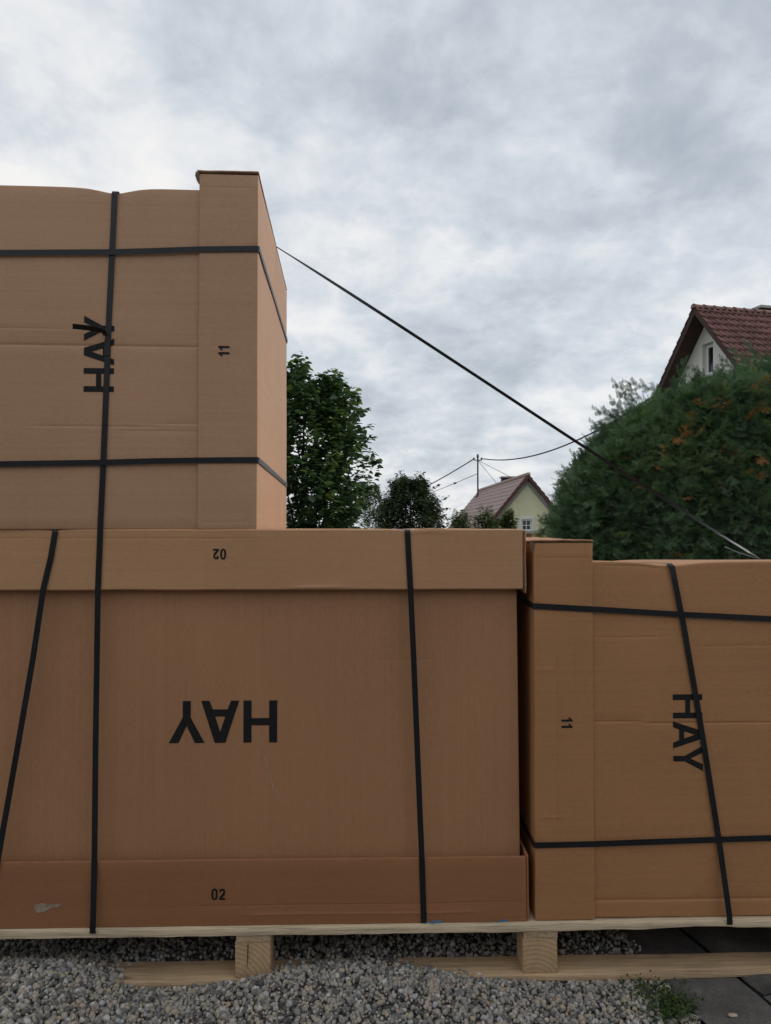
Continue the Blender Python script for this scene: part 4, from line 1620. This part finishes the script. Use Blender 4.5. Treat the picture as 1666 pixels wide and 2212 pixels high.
        o.rotation_euler = Matrix(B.tolist()).to_euler()
        s = random.uniform(0.12, 0.20)
        o.scale = (s, s, s)
    # stems
    for i in range(4):
        x = x0 + 0.7 + i * 1.0
        V, F = tube_vf([Vector((x, Y, gz - 0.05)), Vector((x + 0.05, Y, gz + 0.6)), Vector((x - 0.04, Y, gz + 0.6 * (top(x) - gz)))], [0.09, 0.07, 0.03], 7)
        link('stem', mesh('stem', [q - Vector(org) for q in V], F, True), M_BARK, root)


build_hedge()


def build_weed():
    P, D, S, T = [], [], [], []
    cz = Vector((0, 0, 1))
    c0 = on_plane(1448, 2170, (0, 0, -0.005), cz)
    for i in range(950):
        t = rng.normal(0, 0.55)
        s = rng.normal(0, 0.016)
        u, v = (1400, 2140) if i % 4 == 0 else (1450, 2172)
        g = on_plane(u + rng.normal(0, 26), v + rng.normal(0, 17), (0, 0, -0.006), cz)
        P.append((g.x, g.y, -0.012 + abs(rng.normal(0, 0.009))))
        D.append(tuple(np.array([0, 0, 0.4]) + rand_dirs(1)[0]))
        S.append(rng.uniform(0.006, 0.014))
        T.append(rng.uniform(0, 1))
    P, D, S, T = map(np.array, (P, D, S, T))
    tv, tf = leaf_small()
    root = empty('weed', (c0.x, c0.y, -0.012))
    tag(root, 'low green weed growing between the gravel and the dark paving', 'weed')
    V, F = scatter(tv, tf, basis(D, np.tile([0, 0, 1.0], (len(P), 1)) + rng.normal(0, .3, (len(P), 3))), P - np.array((c0.x, c0.y, -0.012)), S)
    m = mat_leaf('weed_leaf', [(0, (0.03, 0.06, 0.015)), (0.7, (0.06, 0.115, 0.025)), (1, (0.11, 0.15, 0.04))], 0.25)
    fo = link('foliage', mesh_np('foliage', V, F, False, np.repeat(T, len(tv))), m, root)
    tag(fo, kind='stuff')
    # two loose pebbles on the paving
    for (u, v, r) in ((1583, 2190, 0.011), (1575, 2112, 0.0)):
        if r:
            g = on_plane(u, v, (0, 0, -0.005), cz)
            tvs, tfs = stone_templates(1, 1)[0]
            Vp, Fp = scatter(tvs, tfs, np.eye(3)[None], np.zeros((1, 3)), np.array([[r * 1.3, r * 0.7, r * 0.45]]))
            me = mesh_np('pebble', Vp, Fp, True, np.full(len(Vp), 0.80))
            o = link('pebble', me, M_STONE, None, (g.x, g.y, -0.009))
            tag(o, 'single tan pebble lying on the dark paving', 'pebble')


build_weed()

# ------------------------------------------------------------------ house with the pantile roof
M_TILE = mat_tile('red_pantile', (0.185, 0.085, 0.070))
M_SOFFIT = mat_wood('brown_soffit', (0.060, 0.028, 0.022), 'X')
M_WHITE = mat_plaster('white_render', (0.80, 0.77, 0.71), 0.06)
M_FRAME = mat_plain('white_frame', (0.75, 0.75, 0.74), 0.4, 0.5, 0.04)
M_GLASS = mat_glass('window_glass')
M_SLATE = mat_plain('dark_slate', (0.035, 0.032, 0.033), 0.7, 0.3, 0.4, 7)
M_ZINC = mat_plain('zinc_sheet', (0.36, 0.36, 0.33), 0.5, 0.5, 0.15)


def build_red_house():
    d0 = 25.0
    apex = at(1500, 660, d0)
    az = R(14.0)
    rx = Vector((math.cos(az), math.sin(az), 0))          # along the ridge, away to the right
    gx = Vector((math.sin(az), -math.cos(az), 0))         # across, towards the camera
    gz = ground_z(0, d0 + 3)
    Hh, tan = 4.3, 1.16
    zE = apex.z - Hh * tan
    Lr = 11.0
    ov = 0.62
    base = apex + rx * ov
    base.z = gz
    root = empty('gabled_house', base, az)
    tag(root, 'white house with a red pantile roof rising behind the yew hedge', 'house')
    # local axes: x = rx, y = -gx (rotation by az), z up
    zr = apex.z - gz

    def loc(r, g, z):
        return Vector((r, -g, z))

    # walls: front gable in pieces round the window opening
    def toloc(p):
        q = p - base
        return q.dot(rx), q.dot(gx), q.z
    pw = base
    wl_ = [toloc(on_plane(u, v, pw, rx)) for (u, v) in ((1519, 752), (1541, 800))]
    g0, g1 = sorted((wl_[0][1], wl_[1][1]))
    g0 -= 0.05
    z1, z0 = wl_[0][2] + 0.12, wl_[1][2] - 0.12
    Hi = Hh - 0.35

    def ztop(g):
        return zr - 0.16 - abs(g) * tan
    th = 0.34
    V, F = [], []

    def prism(poly):
        b = len(V)
        n = len(poly)
        for r in (0.0, th):
            for g, z in poly:
                V.append(loc(r, g, z))
        F.append(tuple(b + k for k in range(n)))
        F.append(tuple(b + n + k for k in range(n - 1, -1, -1)))
        for k in range(n):
            F.append((b + k, b + n + k, b + n + (k + 1) % n, b + (k + 1) % n))
    prism([(-Hi, 0), (g0, 0), (g0, ztop(g0)), (-Hi, ztop(-Hi))])
    if g0 < 0 < g1:
        prism([(g0, z1), (g1, z1), (g1, ztop(g1)), (0, ztop(0)), (g0, ztop(g0))])
        prism([(g1, 0), (Hi, 0), (Hi, ztop(Hi)), (g1, ztop(g1))])
    else:
        prism([(g0, z1), (g1, z1), (g1, ztop(g1)), (g0, ztop(g0))])
        if g0 > 0:
            V.clear(), F.clear()
            prism([(-Hi, 0), (0, 0), (0, ztop(0)), (-Hi, ztop(-Hi))])
            prism([(0, 0), (g0, 0), (g0, ztop(g0)), (0, ztop(0))])
            prism([(g0, z1), (g1, z1), (g1, ztop(g1)), (g0, ztop(g0))])
            prism([(g1, 0), (Hi, 0), (Hi, ztop(Hi)), (g1, ztop(g1))])
        else:
            prism([(g1, 0), (0, 0), (0, ztop(0)), (g1, ztop(g1))])
            prism([(0, 0), (Hi, 0), (Hi, ztop(Hi)), (0, ztop(0))])
    prism([(g0, 0), (g1, 0), (g1, z0), (g0, z0)])
    for g in (Hi - 0.3, -Hi):
        vv, ff = box_vf((th, -g - 0.3, 0), (Lr - 1.2, -g, zr - 0.2 - Hi * tan))
        b = len(V)
        V.extend([Vector(q) for q in vv])
        F.extend([tuple(i + b for i in q) for q in ff])
    link('wall', mesh('wall', V, F), M_WHITE, root)

    # window set back in the opening
    def bar(lo, hi, name, mat, par):
        vv, ff = box_vf(lo, hi)
        return link(name, mesh(name, vv, ff), mat, par)
    fr = 0.075
    wr = 0.16
    ya, yb = -g1, -g0
    V, F = [], []
    for (lo, hi) in (((wr, ya, z0), (wr + 0.07, ya + fr, z1)), ((wr, yb - fr, z0), (wr + 0.07, yb, z1)), ((wr, ya + fr, z1 - fr), (wr + 0.07, yb - fr, z1)), ((wr, ya + fr, z0), (wr + 0.07, yb - fr, z0 + fr)),
                     ((wr - 0.02, ya + fr, z0 + fr), (wr + 0.03, ya + fr + 0.06, z1 - fr)), ((wr - 0.02, yb - fr - 0.06, z0 + fr), (wr + 0.03, yb - fr, z1 - fr)),
                     ((wr - 0.02, ya + fr + 0.06, z1 - fr - 0.06), (wr + 0.03, yb - fr - 0.06, z1 - fr)), ((wr - 0.02, ya + fr + 0.06, z0 + fr), (wr + 0.03, yb - fr - 0.06, z0 + fr + 0.06))):
        vv, ff = box_vf(lo, hi)
        b = len(V)
        V += vv
        F += [tuple(i + b for i in q) for q in ff]
    win = link('window', mesh('window', V, F), M_FRAME, root)
    bar((wr + 0.005, ya + fr + 0.055, z0 + fr + 0.055), (wr + 0.015, yb - fr - 0.055, z1 - fr - 0.055), 'pane', M_GLASS, win)
    bar((-0.05, ya - 0.02, z0 - 0.05), (wr, yb + 0.02, z0 - 0.002), 'sill', M_FRAME, win)
    # roof slabs (boarded underside)
    sl = math.hypot(1, tan)
    for sg in (1, -1):
        V, F = [], []
        t = 0.10 * sl
        pl = [(0, zr - 0.05), (sg * Hh, zr - 0.05 - Hh * tan), (sg * Hh, zr - 0.05 - Hh * tan - t), (0, zr - 0.05 - t)]
        for r in (-ov + 0.03, Lr):
            for g, z in pl:
                V.append(loc(r, g, z))
        F = [(0, 1, 2, 3), (7, 6, 5, 4), (0, 4, 5, 1), (1, 5, 6, 2), (2, 6, 7, 3), (3, 7, 4, 0)]
        rf = link('roof', mesh('roof', V, F), M_SOFFIT, root)
        # verge board
        V = []
        for r in (-ov - 0.005, -ov + 0.028):
            for g, z in ((0, zr - 0.05), (sg * Hh, zr - 0.05 - Hh * tan), (sg * Hh, zr - 0.05 - Hh * tan - 0.24), (0, zr - 0.05 - 0.24)):
                V.append(loc(r, g, z))
        link('verge_board', mesh('verge_board', V, F), M_SOFFIT, rf)
        # boards of the boarded soffit
        nb = 14
        for k in range(nb):
            ga, gb = sg * Hh * k / nb, sg * Hh * (k + 0.94) / nb
            V = []
            for r in (-ov + 0.03, 0.0):
                for g, dz in ((ga, 0), (gb, 0), (gb, -0.03), (ga, -0.03)):
                    V.append(loc(r, g, zr - 0.05 - t - 0.004 - abs(g) * tan + dz))
            link('soffit_board', mesh('soffit_board', V, F), M_SOFFIT, rf)
        # pantiles, each its own piece
        tw, tl = 0.232, 0.352
        nu = 9
        V, F = [], []
        for j, (s, lift) in enumerate(((0.0, 0.052), (tl * 0.5, 0.030), (tl + 0.05, 0.008))):
            for i in range(nu + 1):
                a = i / nu
                # roll on one side, shallow trough on the other
                prof = 0.042 * math.sin(math.pi * a / 0.45) if a < 0.45 else -0.016 * math.sin(math.pi * (a - 0.45) / 0.55)
                V.append((a * (tw + 0.012), s, lift + prof))
        for j in range(2):
            for i in range(nu):
                q = (j * (nu + 1) + i, j * (nu + 1) + i + 1, (j + 1) * (nu + 1) + i + 1, (j + 1) * (nu + 1) + i)
                F.append(q)
        # front lip
        b = len(V)
        for i in range(nu + 1):
            V.append((V[i][0], 0.004, V[i][2] - 0.022))
        for i in range(nu):
            F.append((i + 1, i, b + i, b + i + 1))
        tm = mesh('roof_tile', V, F, True)
        tm.materials.append(M_TILE)
        cols, rows = (23, 12) if sg == 1 else (2, 13)
        # tile axes: x along ridge, y up the slope
        upS = Vector((0, sg, tan)).normalized()      # local y = -g
        exl = Vector((1, 0, 0))
        nrm = exl.cross(upS)
        if nrm.z < 0:
            nrm = -nrm
        for i in range(cols):
            for k in range(rows):
                o = bpy.data.objects.new('roof_tile', tm)
                COL.objects.link(o)
                o.parent = rf
                s_down = (k + 1) * tl - 0.02
                p = loc(-ov - 0.03 + i * tw, 0, zr - 0.05) - upS * s_down + nrm * 0.006
                Mx = Matrix((exl, upS, nrm)).transposed()
                if Mx.determinant() < 0:
                    Mx = Matrix((-exl, upS, nrm)).transposed()
                    p += exl * tw
                rot = Mx.to_4x4()
                o.matrix_local = Matrix.Translation(p + nrm * random.uniform(-0.004, 0.004)) @ rot @ Matrix.Rotation(random.uniform(-0.008, 0.008), 4, 'Z')
        # rest of the slope in one sheet of the same tiles
        V2, F2 = [], []
        tvn = np.array([tuple(v.co) for v in tm.vertices])
        tfn = [tuple(p.vertices) for p in tm.polygons]
        Mx = np.array(Matrix((exl, upS, nrm)).transposed() if Matrix((exl, upS, nrm)).determinant() > 0 else Matrix((-exl, upS, nrm)).transposed())
        flip = Matrix((exl, upS, nrm)).determinant() < 0
        Rr = int(Hh * sl / tl)
        for i in range(int((Lr + ov) / tw)):
            for k in range(Rr):
                if i < cols and k < rows:
                    continue
                p = loc(-ov - 0.03 + i * tw, 0, zr - 0.05) - upS * ((k + 1) * tl - 0.02) + nrm * 0.006
                if flip:
                    p += exl * tw
                b = len(V2)
                V2.extend((tvn @ Mx.T + np.array(p)).tolist())
                F2.extend([tuple(q + b for q in f) for f in tfn])
        o = link('tile_field', mesh('tile_field', V2, F2, True), M_TILE, rf)
        tag(o, kind='stuff')
    # ridge caps
    V, F = [], []
    n = 8
    L1 = 0.40
    for (s, rr) in ((0, 0.135), (L1 * 0.15, 0.118), (L1 + 0.05, 0.105)):
        for k in range(n + 1):
            a = math.pi * (k / n) * 1.1 - 0.05 * math.pi
            V.append((s, math.cos(a) * rr, math.sin(a) * rr))
    for j in range(2):
        for k in range(n):
            q = j * (n + 1) + k
            F.append((q, q + 1, q + n + 2, q + n + 1))
    F.append(tuple(range(n, -1, -1)))
    rm = mesh('ridge_tile', V, F, True)
    rm.materials.append(M_TILE)
    for k in range(int((Lr + ov) / L1)):
        o = bpy.data.objects.new('ridge_tile', rm)
        COL.objects.link(o)
        o.parent = root
        o.location = (-ov - 0.05 + k * L1, 0, zr - 0.065 + random.uniform(-0.006, 0.006))
    # chimney behind the ridge at the picture's edge
    rc = (on_plane(1652, 668, apex, gx) - base).dot(rx)
    ch = bar((rc + 0.08, 0.25, zr - 1.0), (rc + 0.9, 0.95, zr + 0.20), 'chimney', M_SLATE, root)
    bar((rc, 0.17, zr + 0.20), (rc + 0.98, 1.03, zr + 0.29), 'chimney_cap', M_ZINC, ch)
    return root


build_red_house()

# ------------------------------------------------------------------ yellow house, mast and wires
M_YELLOW = mat_plaster('yellow_render', (0.80, 0.76, 0.53), 0.14)
M_TILE2 = mat_tile('brown_red_tile', (0.37, 0.26, 0.235))
M_TILE3 = mat_tile('verge_tile', (0.11, 0.045, 0.036))
M_STEEL = mat_plain('grey_steel', (0.10, 0.11, 0.11), 0.5, 0.4, 0.2)
M_WIRE = mat_plain('black_cable', (0.05, 0.055, 0.06), 0.6, 0.3, 0.1)


def build_yellow_house():
    d0 = 35.0
    apex = at(1141, 1026, d0)
    vpu = 789.0
    az = math.atan((vpu - CU) / FPX)          # ridge direction: nearly straight back
    bx = Vector((math.cos(az), -math.sin(az), 0))
    by = Vector((math.sin(az), math.cos(az), 0))
    gz = ground_z(0, d0)
    zr = apex.z - gz
    base = Vector((apex.x, apex.y, gz)) + by * 0.25
    root = empty('gabled_house', base, -az)
    tag(root, 'pale yellow house with a brownish tiled roof, beyond the light bushes', 'house')
    tan, Hh, Lr, ov = 1.21, 3.9, 15.0, 0.25
    Hi = Hh - 0.35

    def toloc(p):
        q = p - base
        return q.dot(bx), q.dot(by), q.z

    def bar(lo, hi, name, mat, par):
        vv, ff = box_vf(lo, hi)
        return link(name, mesh(name, vv, ff), mat, par)
    a = toloc(on_plane(1121.5, 1116.5, base, by))
    b = toloc(on_plane(1154.5, 1147, base, by))
    x0, x1, z1, z0 = a[0], b[0], a[2], b[2]
    V, F = [], []

    def ztop(x):
        return zr - 0.12 - abs(x) * tan

    def prism(poly, th=0.3):
        o = len(V)
        n = len(poly)
        for y in (0.0, th):
            for x, z in poly:
                V.append((x, y, z))
        F.append(tuple(o + k for k in range(n)))
        F.append(tuple(o + n + k for k in range(n - 1, -1, -1)))
        for k in range(n):
            F.append((o + k, o + n + k, o + n + (k + 1) % n, o + (k + 1) % n))
    xa, xb = x0 + 0.12, x1 - 0.12
    za, zb = z0 + 0.02, z1 - 0.12
    cuts = sorted({-Hi, xa, xb, Hi, 0.0})
    for p, q in zip(cuts[:-1], cuts[1:]):
        if p >= xa - 1e-6 and q <= xb + 1e-6:
            prism([(p, 0), (q, 0), (q, za), (p, za)])
            prism([(p, zb), (q, zb), (q, max(ztop(q), zb + .01)), (p, max(ztop(p), zb + .01))])
        else:
            prism([(p, 0), (q, 0), (q, max(0.1, ztop(q))), (p, max(0.1, ztop(p)))])
    for sx in (-1, 1):
        vv, ff = box_vf((sx * Hi - 0.15, 0.3, 0), (sx * Hi + 0.15, Lr - 0.5, ztop(Hi)))
        o = len(V)
        V += vv
        F += [tuple(i + o for i in q) for q in ff]
    link('wall', mesh('wall', V, F), M_YELLOW, root)
    # window: white surround, sash bars, four panes
    V, F = [], []
    y0 = 0.03
    for (lo, hi) in (((x0, -0.03, z0), (xa, y0, z1)), ((xb, -0.03, z0), (x1, y0, z1)), ((xa, -0.03, zb), (xb, y0, z1)),
                     ((xa, 0.06, za), (xa + 0.07, 0.12, zb)), ((xb - 0.07, 0.06, za), (xb, 0.12, zb)), ((xa + .07, 0.06, zb - 0.07), (xb - .07, 0.12, zb)), ((xa + .07, 0.06, za), (xb - .07, 0.12, za + 0.06))):
        vv, ff = box_vf(lo, hi)
        o = len(V)
        V += vv
        F += [tuple(i + o for i in q) for q in ff]
    w = link('window', mesh('window', V, F), M_FRAME, root)
    xm, zm = (xa + xb) / 2, za + (zb - za) * 0.47
    bar((xm - 0.018, 0.065, za + 0.06), (xm + 0.018, 0.115, zb - 0.07), 'glazing_bar', M_FRAME, w)
    bar((xa + 0.07, 0.068, zm - 0.018), (xb - 0.07, 0.112, zm + 0.018), 'glazing_bar', M_FRAME, w)
    for (p, q) in ((xa + 0.07, xm - 0.018), (xm + 0.018, xb - 0.07)):
        for (r, s) in ((za + 0.06, zm - 0.018), (zm + 0.018, zb - 0.07)):
            bar((p, 0.085, r), (q, 0.095, s), 'pane', M_GLASS, w)
    # roof in overlapping courses
    sl = math.hypot(1, tan)
    for sg in (-1, 1):
        V, F = [], []
        tl = 0.30
        nc = int(Hh * sl / tl)
        for k in range(nc):
            ga, gb = k * tl / sl, (k + 1.0) * tl / sl
            lift = 0.045
            o = len(V)
            for y in (-ov, Lr):
                V += [(sg * ga, y, zr - ga * tan), (sg * gb, y, zr - gb * tan + lift), (sg * gb, y, zr - gb * tan - 0.02), (sg * ga, y, zr - ga * tan - 0.05)]
            F += [tuple(o + i for i in q) for q in ((0, 1, 2, 3), (7, 6, 5, 4), (0, 4, 5, 1), (1, 5, 6, 2), (2, 6, 7, 3))]
        rf = link('roof', mesh('roof', V, F), M_TILE2, root)
        V, F = [], []
        for k in range(nc):
            ga, gb = k * tl / sl, (k + 1.08) * tl / sl
            o = len(V)
            for y in (-ov - 0.10, -ov + 0.10):
                V += [(sg * ga, y, zr + 0.02 - ga * tan), (sg * gb, y, zr + 0.075 - gb * tan), (sg * gb, y, zr - 0.17 - gb * tan), (sg * ga, y, zr - 0.17 - ga * tan)]
            F += [tuple(o + i for i in q) for q in ((0, 1, 2, 3), (7, 6, 5, 4), (0, 4, 5, 1), (1, 5, 6, 2), (2, 6, 7, 3), (3, 7, 4, 0))]
        link('verge_tiles', mesh('verge_tiles', V, F), M_TILE3, rf)
        # pale board below the verge
        V = []
        for y in (-0.06, -0.012):
            V += [(sg * 0.0, y, zr - 0.20), (sg * Hh, y, zr - 0.20 - Hh * tan), (sg * Hh, y, zr - 0.44 - Hh * tan), (sg * 0.0, y, zr - 0.44)]
        link('verge_board', mesh('verge_board', V, [(0, 1, 2, 3), (7, 6, 5, 4), (0, 4, 5, 1), (1, 5, 6, 2), (2, 6, 7, 3), (3, 7, 4, 0)]), M_ZINC, rf)
    V, F = tube_vf([Vector((0, -ov - 0.1, zr + 0.02)), Vector((0, Lr, zr + 0.02))], 0.11, 8)
    link('ridge', mesh('ridge', V, F, True), M_TILE2, root)
    # chimney on the far slope
    rr = toloc(on_plane(1084, 1046, apex, bx))[1]
    ch = bar((0.05, rr - 0.1, zr - 0.8), (0.72, rr + 0.55, zr + 0.33), 'chimney', M_SLATE, root)
    bar((-0.03, rr - 0.18, zr + 0.33), (0.80, rr + 0.63, zr + 0.40), 'chimney_cap', M_ZINC, ch)
    # roof mast
    rm = toloc(on_plane(1045, 1057, apex, bx))[1]
    foot = base + bx * (-0.38) + by * rm + Vector((0, 0, zr - 0.38 * tan - 0.05))
    topz = at(1046, 981, foot.y).z
    mast = empty('roof_mast', foot)
    tag(mast, 'thin steel power mast standing on the yellow house roof', 'mast')
    h = topz - foot.z
    V, F = tube_vf([Vector((0, 0, 0)), Vector((0, 0, h - 0.25)), Vector((0, 0, h - 0.22)), Vector((0, 0, h))], [0.055, 0.05, 0.085, 0.07], 10)
    link('pole', mesh('pole', V, F, True), M_STEEL, mast)
    V, F = tube_vf([Vector((0, 0, -0.05)), Vector((0, 0, 0.05)), Vector((0, 0, 0.16))], [0.16, 0.13, 0.06], 10)
    link('flashing', mesh('flashing', V, F, True), M_TILE3, mast)
    V, F = box_vf((-0.28, -0.03, h - 0.42), (0.28, 0.03, h - 0.36))
    arm = link('bracket', mesh('bracket', V, F), M_STEEL, mast)
    for x in (-0.26, 0.26):
        V, F = tube_vf([Vector((x, 0, h - 0.37)), Vector((x, 0, h - 0.30)), Vector((x, 0, h - 0.22))], [0.03, 0.06, 0.03], 8)
        link('insulator', mesh('insulator', V, F, True), M_STEEL, arm)
    # stays from the mast to the roof
    for (u, v, dx) in ((1074, 1040, 0.35), (1110, 1036, 0.0)):
        e = toloc(on_plane(u, v, apex, bx))
        endp = base + by * e[1] + bx * dx + Vector((0, 0, zr + 0.05 - dx * tan))
        p0 = foot + Vector((0, 0, h - 0.4))
        V, F = tube_vf([Vector((0, 0, h - 0.4)), (endp - foot)], 0.014, 6)
        link('stay_wire', mesh('stay_wire', V, F, True), M_STEEL, mast)

    # power lines
    def cable(label, A, B, sag, r, cat='cable', bead=None):
        pts = [A.lerp(B, k / 28) - Vector((0, 0, 4 * sag * (k / 28) * (1 - k / 28))) for k in range(29)]
        lo = min(pts, key=lambda q: q.z)
        V, F = tube_vf([q - lo for q in pts], r, 6)
        o = link('overhead_cable', mesh('overhead_cable', V, F, True), M_WIRE, None, lo)
        tag(o, label, 'cable')
        if bead is not None:
            c = pts[bead] - lo
            V, F = tube_vf([c - Vector((0.12, 0, 0.05)), c - Vector((.05, 0, 0.02)), c + Vector((.05, 0, 0.02)), c + Vector((0.12, 0, 0.05))], [0.02, 0.07, 0.07, 0.02], 8)
            link('insulator', mesh('insulator', V, F, True), M_STEEL, o)
    T = foot + Vector((0.0, 0, h - 0.28))
    red_wall = at(1470, 815, 26.5)
    cable('overhead cable rising from the roof mast to the red-roofed house', T + Vector((0.2, 0, 0)), red_wall, 1.05, 0.036)
    far = at(700, 1128, 70.0)
    far2 = at(700, 1140, 70.0)
    cable('thick overhead cable dropping from the mast top towards the dark tree', T - Vector((0.2, 0, 0)), far, 0.75, 0.036)
    cable('thin wire with one bead, lower on the roof mast', foot + Vector((0, 0, h * 0.55)), far2, 0.3, 0.018, bead=3)
    # the pole at their far end, beyond the trees
    g = ground_z(0, 70)
    V, F = tube_vf([Vector((0, 0, -0.3)), Vector((0, 0, far.z - g + 0.3))], [0.14, 0.10], 10)
    o = link('utility_pole', mesh('utility_pole', V, F, True), M_BARK, None, (far.x, 70.0, g))
    tag(o, 'wooden pole holding the far end of the cables, hidden beyond the trees', 'pole')
    # ivy under the verge
    P, D, S, T_ = [], [], [], []
    for i in range(420):
        t = rng.uniform(0.0, 1.0)
        x = -(1.35 + t * 1.25)
        z = zr - abs(x) * tan - 0.42 - abs(rng.normal(0, 0.14)) * (1 + t)
        P.append((x + rng.normal(0, 0.08), -0.08 - rng.uniform(0, 0.10), z))
        D.append(tuple(rand_dirs(1)[0] + np.array([0, -0.5, -0.6])))
        S.append(rng.uniform(0.07, 0.13))
        T_.append(rng.uniform(0, 0.8))
    tv, tf = leaf_heart()
    V, F = scatter(tv, tf, basis(np.array(D), rand_dirs(len(P)) + np.array([0, -0.8, 0.3])), np.array(P), np.array(S))
    iv = empty('ivy', base + bx * -2.0 + Vector((0, 0, zr - 3.2)), -az)
    tag(iv, 'dark ivy climbing under the roof edge of the yellow house', 'ivy')
    V = V - np.array((-2.0, 0, zr - 3.2))
    f = link('foliage', mesh_np('foliage', V, F, False, np.repeat(np.array(T_), len(tv))), M_DARK, iv)
    tag(f, kind='stuff')


build_yellow_house()


def build_fence():
    Y = 15.0
    m1 = mat_wood('pale_slat', (0.46, 0.30, 0.12), 'X')
    m2 = mat_wood('brown_slat', (0.24, 0.125, 0.055), 'X')
    ztop = at(1170, 1152, Y).z
    gz = ground_z(0, Y)
    s = 10.6 / FPX * Y
    x0 = at(1085, 1150, Y).x
    nx, nz = 17, 9
    root = empty('woven_fence', (x0 + nx * s / 2, Y, gz))
    tag(root, 'woven wooden fence of pale and brown squares before the yellow house', 'fence')
    org = Vector((x0 + nx * s / 2, Y, gz))
    mes = []
    for m, nm in ((m1, 'slat_face'), (m2, 'slat_face')):
        hs = s / 2 - 0.002
        V = [(-hs, 0.012, -hs), (hs, 0.012, -hs), (hs, 0.012, hs), (-hs, 0.012, hs), (-hs, -0.004, -hs), (hs, -0.004, -hs), (hs, -0.004, hs), (-hs, -0.004, hs), (0, -0.014, -hs), (0, -0.014, hs), (0, 0.012, hs), (0, 0.012, -hs)]
        F = [(4, 8, 9, 7), (8, 5, 6, 9), (0, 3, 7, 4), (1, 5, 6, 2), (3, 10, 9, 7), (10, 2, 6, 9), (0, 4, 8, 11), (11, 8, 5, 1), (0, 11, 10, 3), (11, 1, 2, 10)]
        me = mesh(nm, V, F)
        me.materials.append(m)
        mes.append(me)
    for i in range(nx):
        for k in range(nz):
            par = (i + k) % 2
            o = bpy.data.objects.new('slat_face', mes[par])
            COL.objects.link(o)
            o.parent = root
            o.location = Vector((x0 + (i + 0.5) * s, Y + (0.006 if par else -0.004), ztop - (k + 0.5) * s)) - org
    V, F = box_vf((x0 - 0.03, Y - 0.04, ztop + 0.002), (x0 + nx * s + 0.03, Y + 0.05, ztop + 0.045))
    link('top_rail', mesh('top_rail', [Vector(q) - org for q in V], F), M_ZINC, root)
    for x in (x0 - 0.05, x0 + nx * s / 2, x0 + nx * s + 0.05):
        V, F = box_vf((x - 0.04, Y + 0.022, gz - 0.1), (x + 0.04, Y + 0.10, ztop - 0.001))
        link('post', mesh('post', [Vector(q) - org for q in V], F), m2, root)


build_fence()


# ------------------------------------------------------------------ unseen garage added behind the viewpoint to shade the fronts from low sky
def build_blocker():
    Y0, Y1, X0, X1, H = -4.6, -9.8, -6.0, 5.0, 3.0
    m = mat_wood('blocker_wood', (0.075, 0.052, 0.036), 'Z')
    root = empty('sky_blocker', ((X0 + X1) / 2, (Y0 + Y1) / 2, -0.02))
    tag(root, 'added dark garage facing the strapped boxes across the gravel', 'blocker')
    org = Vector(root.location)

    def part(name, lo, hi, mat):
        V, F = box_vf(lo, hi)
        return link(name, mesh(name, [Vector(v) - org for v in V], F), mat, root)
    part('wall', (X0, Y1, -0.03), (X1, Y0 - 0.03, H), m)
    n = 55
    V, F = box_vf((0.004, 0, 0), ((X1 - X0) / n - 0.004, 0.024, H - 0.1))
    bm_ = mesh('board', V, F)
    bm_.materials.append(m)
    for i in range(n):
        o = bpy.data.objects.new('board', bm_)
        COL.objects.link(o)
        o.parent = root
        o.location = Vector((X0 + (X1 - X0) * i / n, Y0 - 0.028, 0.02)) - org
    part('roof', (X0 - 0.3, Y1 - 0.3, H + 0.002), (X1 + 0.3, Y0 + 0.35, H + 0.16), M_SLATE)


build_blocker()
